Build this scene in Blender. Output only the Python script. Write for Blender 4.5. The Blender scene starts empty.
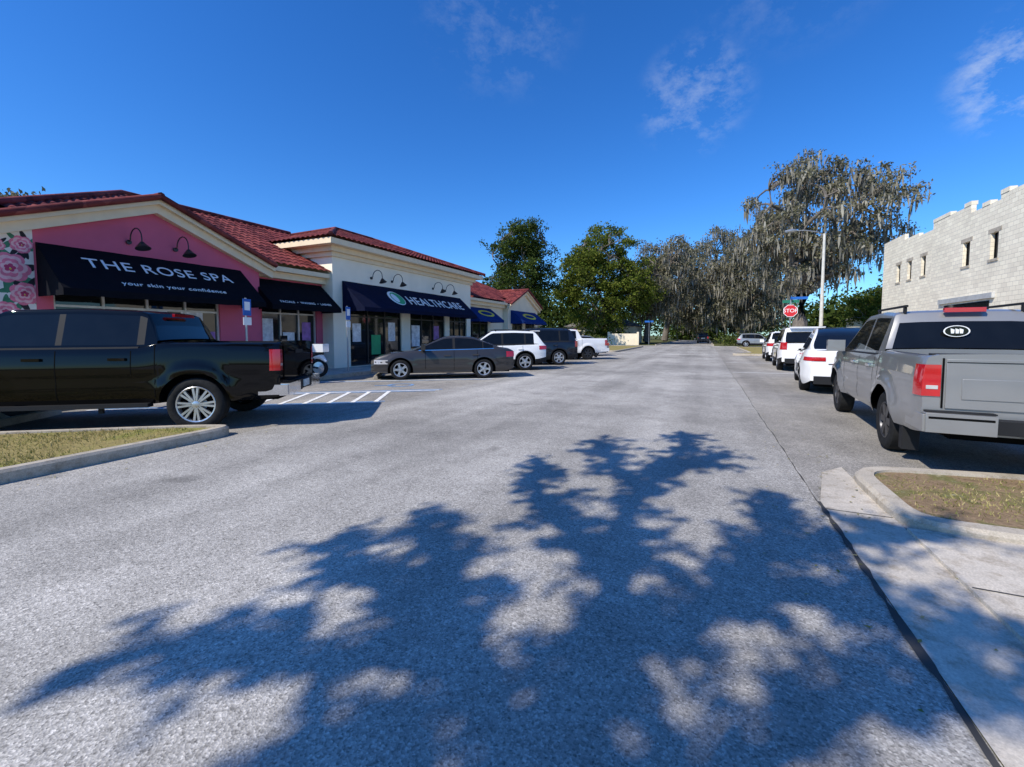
import bpy, math, random
import numpy as np
from mathutils import Vector, Matrix
random.seed(7)
RNG = np.random.default_rng(7)
scene = bpy.context.scene
COL = scene.collection

# ------------------------------------------------------------------ materials
def newmat(name):
    m = bpy.data.materials.new(name); m.use_nodes = True
    nt = m.node_tree
    return m, nt, nt.nodes['Principled BSDF']
def L(nt, a, b): nt.links.new(a, b)
def pmat(name, col, rough=.5, metal=0., coat=0., noise=.12, nscale=4., bump=0., bscale=60., spec=.5, emis=None):
    m, nt, b = newmat(name)
    b.inputs['Roughness'].default_value = rough
    b.inputs['Metallic'].default_value = metal
    b.inputs['Coat Weight'].default_value = coat
    b.inputs['Coat Roughness'].default_value = .03
    b.inputs['Specular IOR Level'].default_value = spec
    tc = nt.nodes.new('ShaderNodeTexCoord')
    n = nt.nodes.new('ShaderNodeTexNoise'); n.inputs['Scale'].default_value = nscale; n.inputs['Detail'].default_value = 5
    L(nt, tc.outputs['Object'], n.inputs['Vector'])
    r = nt.nodes.new('ShaderNodeValToRGB')
    r.color_ramp.elements[0].position = .3; r.color_ramp.elements[1].position = .7
    r.color_ramp.elements[0].color = [c*(1-noise) for c in col[:3]]+[1]
    r.color_ramp.elements[1].color = [min(1, c*(1+noise)) for c in col[:3]]+[1]
    L(nt, n.outputs['Fac'], r.inputs['Fac']); L(nt, r.outputs['Color'], b.inputs['Base Color'])
    if bump > 0:
        n2 = nt.nodes.new('ShaderNodeTexNoise'); n2.inputs['Scale'].default_value = bscale; n2.inputs['Detail'].default_value = 4
        L(nt, tc.outputs['Object'], n2.inputs['Vector'])
        bp = nt.nodes.new('ShaderNodeBump'); bp.inputs['Strength'].default_value = bump; bp.inputs['Distance'].default_value = .01
        L(nt, n2.outputs['Fac'], bp.inputs['Height']); L(nt, bp.outputs['Normal'], b.inputs['Normal'])
    return m

def mixc(nt, fac, a, b, mode='MIX'):
    mx = nt.nodes.new('ShaderNodeMix'); mx.data_type = 'RGBA'; mx.blend_type = mode
    for sock, v in ((mx.inputs[0], fac), (mx.inputs[6], a), (mx.inputs[7], b)):
        if hasattr(v, 'links'): L(nt, v, sock)
        elif isinstance(v, (tuple, list)): sock.default_value = list(v)[:3]+[1]
        else: sock.default_value = v
    return mx.outputs[2]
def noise(nt, vec, scale, detail=4, rough=.5):
    n = nt.nodes.new('ShaderNodeTexNoise'); n.inputs['Scale'].default_value = scale
    n.inputs['Detail'].default_value = detail; n.inputs['Roughness'].default_value = rough
    L(nt, vec, n.inputs['Vector']); return n.outputs['Fac']
def ramp(nt, fac, stops):
    r = nt.nodes.new('ShaderNodeValToRGB'); e = r.color_ramp.elements
    while len(e) < len(stops): e.new(.5)
    for i, (p, c) in enumerate(stops):
        e[i].position = p; e[i].color = ([c, c, c, 1] if isinstance(c, (int, float)) else list(c)[:3]+[1])
    L(nt, fac, r.inputs['Fac']); return r.outputs['Color']

def asphalt(name, base, tint=(1, .985, .95)):
    m, nt, b = newmat(name)
    g = nt.nodes.new('ShaderNodeNewGeometry'); P = g.outputs['Position']
    v = nt.nodes.new('ShaderNodeTexVoronoi'); v.inputs['Scale'].default_value = 120; L(nt, P, v.inputs['Vector'])
    v2 = nt.nodes.new('ShaderNodeTexVoronoi'); v2.inputs['Scale'].default_value = 64; L(nt, P, v2.inputs['Vector'])
    sx = nt.nodes.new('ShaderNodeSeparateColor'); L(nt, v.outputs['Color'], sx.inputs[0])
    sx2 = nt.nodes.new('ShaderNodeSeparateColor'); L(nt, v2.outputs['Color'], sx2.inputs[0])
    dk = [base*.34*t for t in tint]; md = [base*t for t in tint]; lt = [min(1, base*1.8*t) for t in tint]
    c1 = ramp(nt, sx.outputs[0], [(0, dk), (.4, md), (.75, md), (1, lt)])
    c2 = ramp(nt, sx2.outputs[0], [(0, dk), (.3, md), (.8, md), (1, lt)])
    c = mixc(nt, .38, c1, c2)
    big = ramp(nt, noise(nt, P, .26, 7, .62), [(.34, .68), (.5, .97), (.66, 1.17)])
    c = mixc(nt, 1., c, big, 'MULTIPLY')
    mid = ramp(nt, noise(nt, P, 1.6, 8, .74), [(.3, .80), (.7, 1.12)])
    c = mixc(nt, 1., c, mid, 'MULTIPLY')
    mp = nt.nodes.new('ShaderNodeMapping'); mp.inputs['Scale'].default_value = (1.1, .05, 1); L(nt, P, mp.inputs['Vector'])
    st = ramp(nt, noise(nt, mp.outputs[0], 1.0, 4, .5), [(.35, .82), (.65, 1.12)])
    c = mixc(nt, 1., c, st, 'MULTIPLY')
    vp = nt.nodes.new('ShaderNodeTexVoronoi'); vp.inputs['Scale'].default_value = .16; L(nt, P, vp.inputs['Vector'])
    sp_ = nt.nodes.new('ShaderNodeSeparateColor'); L(nt, vp.outputs['Color'], sp_.inputs[0])
    c = mixc(nt, 1., c, ramp(nt, sp_.outputs[0], [(.2, .94), (.8, 1.04)]), 'MULTIPLY')
    sp = ramp(nt, noise(nt, P, 1.7, 2, .4), [(.68, 1.), (.77, .70)])
    c = mixc(nt, 1., c, sp, 'MULTIPLY')
    L(nt, c, b.inputs['Base Color']); b.inputs['Roughness'].default_value = .92
    b.inputs['Specular IOR Level'].default_value = .15
    bp = nt.nodes.new('ShaderNodeBump'); bp.inputs['Strength'].default_value = .45; bp.inputs['Distance'].default_value = .005
    L(nt, v.outputs['Distance'], bp.inputs['Height']); L(nt, bp.outputs['Normal'], b.inputs['Normal'])
    return m

def ground_mat(name, stops, s1=1.2, s2=25):
    m, nt, b = newmat(name)
    g = nt.nodes.new('ShaderNodeNewGeometry'); P = g.outputs['Position']
    c = ramp(nt, noise(nt, P, s1, 8, .7), stops)
    f = ramp(nt, noise(nt, P, s2, 6, .7), [(.3, .6), (.7, 1.3)])
    c = mixc(nt, 1., c, f, 'MULTIPLY')
    L(nt, c, b.inputs['Base Color']); b.inputs['Roughness'].default_value = .95
    b.inputs['Specular IOR Level'].default_value = .1
    bp = nt.nodes.new('ShaderNodeBump'); bp.inputs['Strength'].default_value = .7; bp.inputs['Distance'].default_value = .02
    L(nt, noise(nt, P, s2*2, 5, .7), bp.inputs['Height']); L(nt, bp.outputs['Normal'], b.inputs['Normal'])
    return m

def concrete(name, col, k=1.):
    m, nt, b = newmat(name)
    g = nt.nodes.new('ShaderNodeNewGeometry'); P = g.outputs['Position']
    c = ramp(nt, noise(nt, P, 1.4, 8, .7), [(.3, [x*.68 for x in col]), (.7, [x*1.1 for x in col])])
    f = ramp(nt, noise(nt, P, 90, 3, .6), [(.3, .8), (.7, 1.15)])
    c = mixc(nt, 1., c, f, 'MULTIPLY')
    st = ramp(nt, noise(nt, P, 6, 6, .75), [(.30, (.48, .42, .34)), (.50, (1, 1, 1))])
    c = mixc(nt, .75*k, c, mixc(nt, 1., c, st, 'MULTIPLY'))
    L(nt, c, b.inputs['Base Color']); b.inputs['Roughness'].default_value = .9
    b.inputs['Specular IOR Level'].default_value = .2
    bp = nt.nodes.new('ShaderNodeBump'); bp.inputs['Strength'].default_value = .3; bp.inputs['Distance'].default_value = .004
    L(nt, noise(nt, P, 120, 3, .6), bp.inputs['Height']); L(nt, bp.outputs['Normal'], b.inputs['Normal'])
    return m

def block_mat():
    m, nt, b = newmat('concrete_block')
    g = nt.nodes.new('ShaderNodeNewGeometry')
    s = nt.nodes.new('ShaderNodeSeparateXYZ'); L(nt, g.outputs['Position'], s.inputs[0])
    a = nt.nodes.new('ShaderNodeMath'); a.operation = 'ADD'; L(nt, s.outputs[0], a.inputs[0]); L(nt, s.outputs[1], a.inputs[1])
    cb = nt.nodes.new('ShaderNodeCombineXYZ'); L(nt, a.outputs[0], cb.inputs[0]); L(nt, s.outputs[2], cb.inputs[1])
    br = nt.nodes.new('ShaderNodeTexBrick'); L(nt, cb.outputs[0], br.inputs['Vector'])
    br.inputs['Scale'].default_value = 1.; br.inputs['Brick Width'].default_value = .4; br.inputs['Row Height'].default_value = .2
    br.inputs['Mortar Size'].default_value = .010; br.inputs['Mortar Smooth'].default_value = .2
    br.inputs['Color1'].default_value = (1.0, .90, .69, 1); br.inputs['Color2'].default_value = (.84, .745, .575, 1)
    br.inputs['Mortar'].default_value = (.62, .55, .43, 1)
    st = ramp(nt, noise(nt, g.outputs['Position'], .7, 6, .7), [(.3, .86), (.7, 1.05)])
    c = mixc(nt, 1., br.outputs['Color'], st, 'MULTIPLY')
    L(nt, c, b.inputs['Base Color']); b.inputs['Roughness'].default_value = .95
    bp = nt.nodes.new('ShaderNodeBump'); bp.invert = True; bp.inputs['Strength'].default_value = .3; bp.inputs['Distance'].default_value = .012
    L(nt, br.outputs['Fac'], bp.inputs['Height']); L(nt, bp.outputs['Normal'], b.inputs['Normal'])
    return m

def tile_mat():
    m, nt, b = newmat('barrel_roof_tile')
    g = nt.nodes.new('ShaderNodeNewGeometry'); P = g.outputs['Position']
    v = nt.nodes.new('ShaderNodeTexVoronoi'); v.inputs['Scale'].default_value = 3.3; L(nt, P, v.inputs['Vector'])
    s = nt.nodes.new('ShaderNodeSeparateColor'); L(nt, v.outputs['Color'], s.inputs[0])
    c = ramp(nt, s.outputs[0], [(0, (.10, .019, .018)), (.5, (.18, .032, .028)), (1, (.28, .066, .052))])
    c = mixc(nt, 1., c, ramp(nt, noise(nt, P, 1.5, 5, .6), [(.3, .7), (.7, 1.2)]), 'MULTIPLY')
    L(nt, c, b.inputs['Base Color']); b.inputs['Roughness'].default_value = .75
    b.inputs['Specular IOR Level'].default_value = .25
    return m

def leafmat(name, c1, c2, c3, trans=.3):
    m = bpy.data.materials.new(name); m.use_nodes = True; nt = m.node_tree
    for n in list(nt.nodes): nt.nodes.remove(n)
    o = nt.nodes.new('ShaderNodeOutputMaterial')
    g = nt.nodes.new('ShaderNodeNewGeometry')
    c = ramp(nt, g.outputs['Random Per Island'], [(0, c1), (.55, c2), (1, c3)])
    c = mixc(nt, 1., c, ramp(nt, noise(nt, g.outputs['Position'], .45, 4, .6), [(.3, .6), (.7, 1.35)]), 'MULTIPLY')
    d = nt.nodes.new('ShaderNodeBsdfDiffuse'); t = nt.nodes.new('ShaderNodeBsdfTranslucent')
    L(nt, c, d.inputs[0]); L(nt, c, t.inputs[0])
    mx = nt.nodes.new('ShaderNodeMixShader'); mx.inputs[0].default_value = trans
    L(nt, d.outputs[0], mx.inputs[1]); L(nt, t.outputs[0], mx.inputs[2]); L(nt, mx.outputs[0], o.inputs[0])
    return m

MT = {}
MT['road'] = asphalt('road_asphalt', .40, (1, .935, .83))
MT['park'] = asphalt('parking_asphalt', .35, (1, .92, .80))
MT['conc'] = concrete('concrete', (.62, .55, .45))
MT['kerb'] = concrete('kerb_concrete', (.54, .47, .37))
MT['grass'] = ground_mat('dry_grass', [(.3, (.18, .15, .055)), (.5, (.34, .27, .11)), (.62, (.24, .24, .06)), (.75, (.44, .35, .19))])
MT['sand'] = ground_mat('bare_verge', [(.3, (.16, .11, .06)), (.48, (.32, .22, .13)), (.6, (.18, .17, .06)), (.72, (.60, .50, .37))], 2.5, 30)
MT['dirt'] = ground_mat('sandy_dirt', [(.3, (.15, .12, .07)), (.5, (.30, .24, .17)), (.7, (.40, .34, .26))], 2.2, 30)
MT['soilgreen'] = ground_mat('lawn', [(.3, (.06, .08, .025)), (.55, (.13, .13, .05)), (.75, (.22, .18, .1))], .5, 12)
MT['white'] = pmat('road_paint_white', (.80, .78, .73), .8, noise=.25, nscale=9)
MT['blue'] = pmat('road_paint_blue', (.16, .28, .45), .8, noise=.3, nscale=9)
MT['crack'] = pmat('crack_filler', (.05, .047, .043), .9, noise=.3)
MT['block'] = block_mat(); MT['tile'] = tile_mat()
MT['pink'] = pmat('pink_stucco', (.66, .125, .20), .85, noise=.06, nscale=1.5, bump=.2, bscale=60)
MT['cream'] = pmat('cream_stucco', (.86, .74, .54), .85, noise=.06, nscale=1.2, bump=.2, bscale=60)
MT['trim'] = pmat('cream_trim', (.86, .69, .46), .7, noise=.05)
MT['whitewall'] = pmat('white_stucco', (.95, .86, .68), .85, noise=.05, nscale=1.2, bump=.15, bscale=60)
MT['awn_blk'] = pmat('black_canvas', (.006, .0065, .010), .9, noise=.15, spec=.1)
MT['awn_navy'] = pmat('navy_canvas', (.006, .009, .03), .9, noise=.15, spec=.1)
MT['awn_blue'] = pmat('blue_canvas', (.008, .035, .16), .9, noise=.15, spec=.1)
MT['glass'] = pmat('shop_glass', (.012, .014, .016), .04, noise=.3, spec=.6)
MT['frame'] = pmat('aluminium_frame', (.62, .62, .6), .4, .3)
MT['dframe'] = pmat('dark_frame', (.03, .03, .03), .4)
MT['txt'] = pmat('white_lettering', (.88, .88, .86), .6, noise=.02)
MT['green'] = pmat('logo_green', (.03, .4, .15), .6)
MT['yellow'] = pmat('logo_yellow', (.75, .6, .04), .6)
MT['poster'] = pmat('window_poster', (.8, .78, .8), .5, noise=.3, nscale=6)
MT['poster2'] = pmat('window_poster_violet', (.35, .15, .45), .5, noise=.4, nscale=4)
MT['blk'] = pmat('black_metal', (.015, .015, .015), .4)
MT['steel'] = pmat('galvanised_steel', (.42, .43, .43), .45, .7)
MT['pole'] = pmat('concrete_pole', (.6, .57, .5), .8)
MT['red'] = pmat('sign_red', (.6, .015, .02), .45, noise=.04)
MT['sgreen'] = pmat('sign_green', (.01, .16, .09), .45)
MT['sblue'] = pmat('sign_blue', (.01, .12, .45), .45)
MT['bark'] = pmat('oak_bark', (.16, .135, .11), .95, noise=.35, nscale=3, bump=.6, bscale=14)
MT['oak'] = leafmat('oak_leaves', (.03, .052, .012), (.062, .092, .022), (.115, .14, .036))
MT['oakdry'] = leafmat('oak_leaves_mossy', (.10, .10, .055), (.19, .18, .11), (.30, .275, .185))
MT['green2'] = leafmat('broadleaf_foliage', (.065, .095, .014), (.12, .155, .026), (.205, .215, .045))
MT['moss'] = leafmat('spanish_moss', (.19, .175, .135), (.32, .295, .235), (.44, .41, .33), .3)
MT['blade'] = leafmat('grass_blades', (.17, .18, .05), (.34, .30, .11), (.50, .40, .2), .2)
MT['hedge'] = leafmat('hedge_leaves', (.05, .08, .015), (.09, .12, .03), (.15, .16, .045))
MT['mpink'] = pmat('mural_pink', (.80, .20, .30), .7, noise=.2, nscale=8); MT['mlight'] = pmat('mural_pale_pink', (.88, .50, .52), .7, noise=.15, nscale=8)
MT['mdeep'] = pmat('mural_deep_rose', (.50, .04, .13), .7, noise=.2, nscale=8); MT['mgreen'] = pmat('mural_leaf_green', (.05, .22, .12), .7, noise=.3, nscale=8)
MT['mwhite'] = pmat('mural_white', (.82, .78, .72), .7, noise=.06); MT['mblk'] = pmat('mural_black', (.015, .015, .02), .7)
def paint(name, col, metal=.0, rough=.4, spec=.3, coat=1.): return pmat(name, col, rough, metal, coat, noise=.03, spec=spec)
MT['p_black'] = paint('black_car_paint', (.0025, .0025, .003), 0, .6, .0, .6)
MT['p_brown'] = paint('charcoal_car_paint', (.040, .036, .034), .3, .45)
MT['p_white'] = paint('white_car_paint', (.86, .84, .80))
MT['p_silver'] = paint('silver_car_paint', (.30, .293, .28), .45, .38)
MT['p_dark'] = paint('dark_car_paint', (.010, .013, .022), .1, .5, .1)
MT['p_grey'] = paint('grey_car_paint', (.25, .27, .29), .3)
MT['cglass'] = pmat('car_glass', (.006, .007, .008), .03, noise=.2, spec=.35)
MT['rubber'] = pmat('tyre_rubber', (.018, .018, .018), .85, noise=.3, nscale=12, bump=.4, bscale=30, spec=.2)
MT['alloy'] = pmat('alloy_rim', (.62, .62, .63), .3, .8)
MT['dalloy'] = pmat('dark_alloy_rim', (.05, .05, .055), .35, .6)
MT['plastic'] = pmat('black_plastic', (.016, .016, .017), .6, spec=.25)
MT['under'] = pmat('underbody', (.006, .006, .006), .9, spec=.05)
MT['chrome'] = pmat('chrome', (.75, .75, .76), .12, 1.)
MT['tail'] = pmat('tail_lamp_red', (.5, .008, .012), .12, coat=1.)
MT['lampw'] = pmat('lamp_clear', (.5, .48, .46), .12, coat=1.)
MT['plate'] = pmat('licence_plate', (.65, .68, .62), .4, noise=.3, nscale=20)

# ------------------------------------------------------------------ mesh builder
class MB:
    def __init__(s): s.v = []; s.f = []; s.m = []; s.mats = []
    def mi(s, m):
        m = MT[m] if isinstance(m, str) else m
        if m not in s.mats: s.mats.append(m)
        return s.mats.index(m)
    def add(s, vs, fs, mat):
        o = len(s.v); s.v += [tuple(v) for v in vs]
        if isinstance(mat, list):
            for f, m in zip(fs, mat): s.f.append([i+o for i in f]); s.m.append(s.mi(m))
        else:
            k = s.mi(mat)
            for f in fs: s.f.append([i+o for i in f]); s.m.append(k)
    def hexa(s, p, mat):
        s.add(p, [(3, 2, 1, 0), (4, 5, 6, 7), (0, 1, 5, 4), (1, 2, 6, 5), (2, 3, 7, 6), (3, 0, 4, 7)], mat)
    def box(s, x0, x1, y0, y1, z0, z1, mat):
        s.hexa([(x0, y0, z0), (x1, y0, z0), (x1, y1, z0), (x0, y1, z0), (x0, y0, z1), (x1, y0, z1), (x1, y1, z1), (x0, y1, z1)], mat)
    def obox(s, p0, d, n, a0, a1, q0, q1, z0, z1, mat):
        P = lambda a, q, z: (p0[0]+d[0]*a+n[0]*q, p0[1]+d[1]*a+n[1]*q, z)
        s.hexa([P(a0, q0, z0), P(a1, q0, z0), P(a1, q1, z0), P(a0, q1, z0), P(a0, q0, z1), P(a1, q0, z1), P(a1, q1, z1), P(a0, q1, z1)], mat)
    def tube(s, pts, rad, n, mat, cap=True):
        pts = [Vector(p) for p in pts]
        if not isinstance(rad, (list, tuple)): rad = [rad]*len(pts)
        vs = []; fs = []
        up = Vector((0, 0, 1))
        for i, p in enumerate(pts):
            t = (pts[min(i+1, len(pts)-1)]-pts[max(i-1, 0)])
            if t.length < 1e-6: t = Vector((0, 0, 1))
            t.normalize()
            a = t.cross(up)
            if a.length < .05: a = t.cross(Vector((1, 0, 0)))
            a.normalize(); b = t.cross(a)
            for k in range(n):
                an = 2*math.pi*k/n
                vs.append(p+(a*math.cos(an)+b*math.sin(an))*rad[i])
        for i in range(len(pts)-1):
            for k in range(n):
                k2 = (k+1) % n
                fs.append((i*n+k, i*n+k2, (i+1)*n+k2, (i+1)*n+k))
        if cap:
            fs.append(tuple(range(n))[::-1]); fs.append(tuple((len(pts)-1)*n+k for k in range(n)))
        s.add(vs, fs, mat)
    def lathe_y(s, c, prof, n, mat):
        vs = []; fs = []
        for (r, y) in prof:
            for k in range(n):
                a = 2*math.pi*k/n
                vs.append((c[0]+r*math.cos(a), c[1]+y, c[2]+r*math.sin(a)))
        for i in range(len(prof)-1):
            for k in range(n):
                k2 = (k+1) % n
                fs.append((i*n+k, i*n+k2, (i+1)*n+k2, (i+1)*n+k))
        s.add(vs, fs, mat)
    def sheet(s, pts, z, mat): s.add([(p[0], p[1], z) for p in pts], [tuple(range(len(pts)))], mat)
    def obj(s, name, parent=None, smooth=None, bevel=0):
        me = bpy.data.meshes.new(name); me.from_pydata(s.v, [], s.f)
        for m in s.mats: me.materials.append(m)
        me.polygons.foreach_set('material_index', s.m)
        if smooth is not None:
            me.polygons.foreach_set('use_smooth', [True]*len(me.polygons))
            me.set_sharp_from_angle(angle=math.radians(smooth))
        me.update()
        o = bpy.data.objects.new(name, me); COL.objects.link(o)
        if parent: o.parent = parent
        if bevel:
            b = o.modifiers.new('bevel', 'BEVEL'); b.width = bevel; b.segments = 2; b.limit_method = 'ANGLE'; b.angle_limit = math.radians(40)
        return o
def empty(name, loc=(0, 0, 0), rz=0):
    e = bpy.data.objects.new(name, None); COL.objects.link(e); e.location = loc; e.rotation_euler = (0, 0, rz); e.empty_display_size = .3
    return e

def np_mesh(name, V, nper, mat, parent=None):
    N = len(V)//nper
    me = bpy.data.meshes.new(name); me.vertices.add(len(V)); me.vertices.foreach_set('co', V.astype(np.float32).ravel())
    me.loops.add(len(V)); me.loops.foreach_set('vertex_index', np.arange(len(V), dtype=np.int32))
    me.polygons.add(N); me.polygons.foreach_set('loop_start', np.arange(0, len(V), nper, dtype=np.int32))
    me.polygons.foreach_set('loop_total', np.full(N, nper, dtype=np.int32))
    me.materials.append(mat); me.update(calc_edges=True); me.validate()
    o = bpy.data.objects.new(name, me); COL.objects.link(o)
    if parent: o.parent = parent
    return o
def leaf_quads(C, size, rng, aspect=.55):
    n = len(C)
    a = rng.normal(size=(n, 3)); a /= np.linalg.norm(a, axis=1, keepdims=True)
    b = np.cross(a, rng.normal(size=(n, 3))); b /= np.linalg.norm(b, axis=1, keepdims=True)
    s = (size*rng.uniform(.6, 1.35, size=(n, 1)))
    a = a*s*.5; b = b*s*.5*aspect
    V = np.stack([C-a, C-b+a*.1, C+a, C+b+a*.1], axis=1).reshape(-1, 3)
    return V

# ------------------------------------------------------------------ ground, roads
mb = MB(); mb.sheet([(-600, -300), (600, -300), (600, 900), (-600, 900)], -.012, 'soilgreen'); mb.obj('ground')
mb = MB(); mb.sheet([(-6.43, -40), (.98, -40), (.98, 190), (-6.43, 190)], 0, 'road')
mb.sheet([(.98, 57), (90, 57), (90, 64), (.98, 64)], -.0005, 'road')
mb.sheet([(-90, 57), (-6.43, 57), (-6.43, 64), (-90, 64)], -.0005, 'road')
mb.obj('road')
mb = MB(); mb.sheet([(-11.6, -40), (-6.43, -40), (-6.43, 56.9), (-11.6, 56.9)], -.004, 'park')
mb.sheet([(.98, 3.5), (6.8, 3.5), (6.8, 56.9), (.98, 56.9)], -.004, 'park'); mb.obj('parking_pavement')
def crack(name, pts, w, z=.004, jit=.006):
    m = MB(); vs = []; fs = []
    P = []
    for i in range(len(pts)-1):
        a = Vector(pts[i]); b = Vector(pts[i+1]); n = max(2, int((b-a).length/.12))
        for k in range(n): P.append(a.lerp(b, k/n))
    off = Vector((0, 0))
    for i, p in enumerate(P):
        off = off*.85+Vector((random.uniform(-jit, jit), random.uniform(-jit, jit))); ww = w*random.uniform(.25, 1.2)
        q = P[min(i+1, len(P)-1)]-P[max(i-1, 0)]; nn = Vector((-q.y, q.x)).normalized()
        vs += [(*(p+off+nn*ww), z), (*(p+off-nn*ww), z)]
    for i in range(len(P)-1): fs.append((2*i, 2*i+1, 2*i+3, 2*i+2))
    m.add(vs, fs, 'crack'); return m.obj(name)
crack('pavement_seam', [(.955, 4.6), (.97, 5), (.96, 9), (.98, 30)], .007)
crack('pavement_seam', [(.955, -3), (.95, 1), (.955, 2), (.965, 4.7)], .022, .010, .004)
dn = (math.cos(math.radians(90+125)), math.sin(math.radians(90+125)))
nn = (dn[1], -dn[0])
mb = MB()
def line(p, q, w, mat, z=.002):
    p = Vector(p); q = Vector(q); t = (q-p).normalized(); n = Vector((-t.y, t.x))*w/2
    mb.add([(*(p+n), z), (*(p-n), z), (*(q-n), z), (*(q+n), z)], [(0, 1, 2, 3)], mat)
Lk = 5.6
def stall(off, w=.1, mat='white'):
    line((-6.6, 4.17+off), (-6.6+dn[0]*Lk, 4.17+off+dn[1]*Lk), w, mat)
for off in (3.3, 5.65, 9.0, 12.35, 15.7, 19.05, 22.4, 25.75, 29.1, 32.4): stall(off)
for off in (3.47, 5.48, 5.82, 8.83): stall(off, .1, 'blue')
for k in range(11):
    a = .15+k*.5
    p = (-6.6+dn[0]*a, 4.17+3.40+dn[1]*a); q = (-6.6+dn[0]*(a+1.1), 4.17+5.55+dn[1]*(a+1.1))
    if a+1.1 < Lk: line(p, q, .1, 'white', .0045)
cx, cy = -6.6+dn[0]*2.2, 4.17+7.3+dn[1]*2.2
def loc(a, q): return (cx+dn[0]*a-nn[0]*q, cy+dn[1]*a-nn[1]*q)
ring = []; N = 20
for i in range(N):
    a = 2*math.pi*i/N
    ring += [(*loc(-.15+.4*math.cos(a), .4*math.sin(a)), .003), (*loc(-.15+.3*math.cos(a), .3*math.sin(a)), .003)]
mb.add(ring, [(2*i, 2*i+1, (2*i+3) % (2*N), (2*i+2) % (2*N)) for i in range(N)], 'blue')
line(loc(0, 0), loc(.6, .02), .1, 'blue', .0055)
for y in (19.4, 26.2, 33): line((1.05, y), (3.6, y+.1), .09, 'white')
line((-2.9, 55.5), (.6, 55.5), .45, 'white', .005)
mb.obj('parking_lines')

def offset_poly(P, w):
    n = len(P); out = []
    for i in range(n):
        a = Vector(P[i-1]); b = Vector(P[i]); c = Vector(P[(i+1) % n])
        d1 = (b-a).normalized(); d2 = (c-b).normalized()
        n1 = Vector((-d1.y, d1.x)); n2 = Vector((-d2.y, d2.x))
        m = (n1+n2).normalized(); k = w/max(.4, m.dot(n1))
        out.append(b+m*k)
    return out
def round_poly(P, r, seg=6):
    out = []; n = len(P)
    for i in range(n):
        a = Vector(P[i-1]); b = Vector(P[i]); c = Vector(P[(i+1) % n])
        rr = r if not isinstance(r, (list, tuple)) else r[i]
        if rr <= 0: out.append(b); continue
        p = b+(a-b).normalized()*min(rr, (a-b).length*.45); q = b+(c-b).normalized()*min(rr, (c-b).length*.45)
        for k in range(seg+1):
            t = k/seg; out.append(p*(1-t)**2+b*2*t*(1-t)+q*t*t)
    return out
def area(P): return sum(P[i-1][0]*P[i][1]-P[i][0]*P[i-1][1] for i in range(len(P)))
def island(name, P, r, fill, w=.16, h=.14, parent=None):
    if area(P) < 0:
        P = P[::-1]; r = r[::-1] if isinstance(r, (list, tuple)) else r
    P = round_poly(P, r); n = len(P)
    e = empty(name)
    rings = [(P, -.01), (P, h-.03), (offset_poly(P, .03), h), (offset_poly(P, w), h), (offset_poly(P, w+.001), h-.05)]
    m = MB(); vs = []
    for R, z in rings: vs += [(p[0], p[1], z) for p in R]
    fs = [(j*n+i, j*n+(i+1) % n, (j+1)*n+(i+1) % n, (j+1)*n+i) for j in range(len(rings)-1) for i in range(n)]
    m.add(vs, fs, 'kerb'); m.obj('kerb', e, 30)
    m = MB(); m.sheet(offset_poly(P, w-.005), h-.025, fill); m.obj('verge', e)
    return e
isl = island('grass_island', [(-6.43, -30), (-6.43, 4.25), (-7.1, 3.92), (-11.6, .77), (-11.6, -30)], [0, .55, .25, 0, 0], 'grass', .14)
isr = island('grass_island', [(1.42, 4.15), (7, 4.15), (7, 6.3), (3.2, 6.1), (1.42, 5.75)], [.4, 0, 0, .8, .5], 'sand', .15, .09)
island('grass_island', [(1.6, 35.2), (7.2, 35.2), (7.2, 55.5), (3.2, 55.5), (3.2, 38)], .8, 'grass')
island('grass_island', [(-7, 37.8), (-7, 56), (-11.6, 56), (-11.6, 37.8)], .8, 'grass')
mb = MB()
mb.sheet([(.98, -20), (1.44, -20), (1.44, 5.9), (1.2, 5.6), (.98, 4.6)], .006, 'conc')
mb.box(1.44, 9, -20, 4.16, -.05, .03, 'conc')
for y in (-1.2, .3, 1.8, 3.3): mb.sheet([(1.45, y), (9, y), (9, y+.012), (1.45, y+.012)], .034, 'crack')
for y in (-1.2, 1.8, 4.4): mb.sheet([(.98, y), (1.43, y), (1.43, y+.01), (.98, y+.01)], .010, 'crack')
mb.obj('concrete_apron')
mb = MB(); mb.box(6.8, 7.0, 6.3, 56, -.05, .14, 'kerb'); mb.box(7.0, 8.6, 6.3, 56, -.05, .13, 'conc')
mb.box(8.6, 60, 6.3, 56, -.05, .06, 'dirt'); mb.obj('pavement_east', None, None, .01)
mb = MB(); mb.box(-11.75, -11.6, .7, 37.8, -.05, .14, 'kerb'); mb.box(-14.5, -11.75, -2, 37.8, -.05, .13, 'conc')
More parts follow.
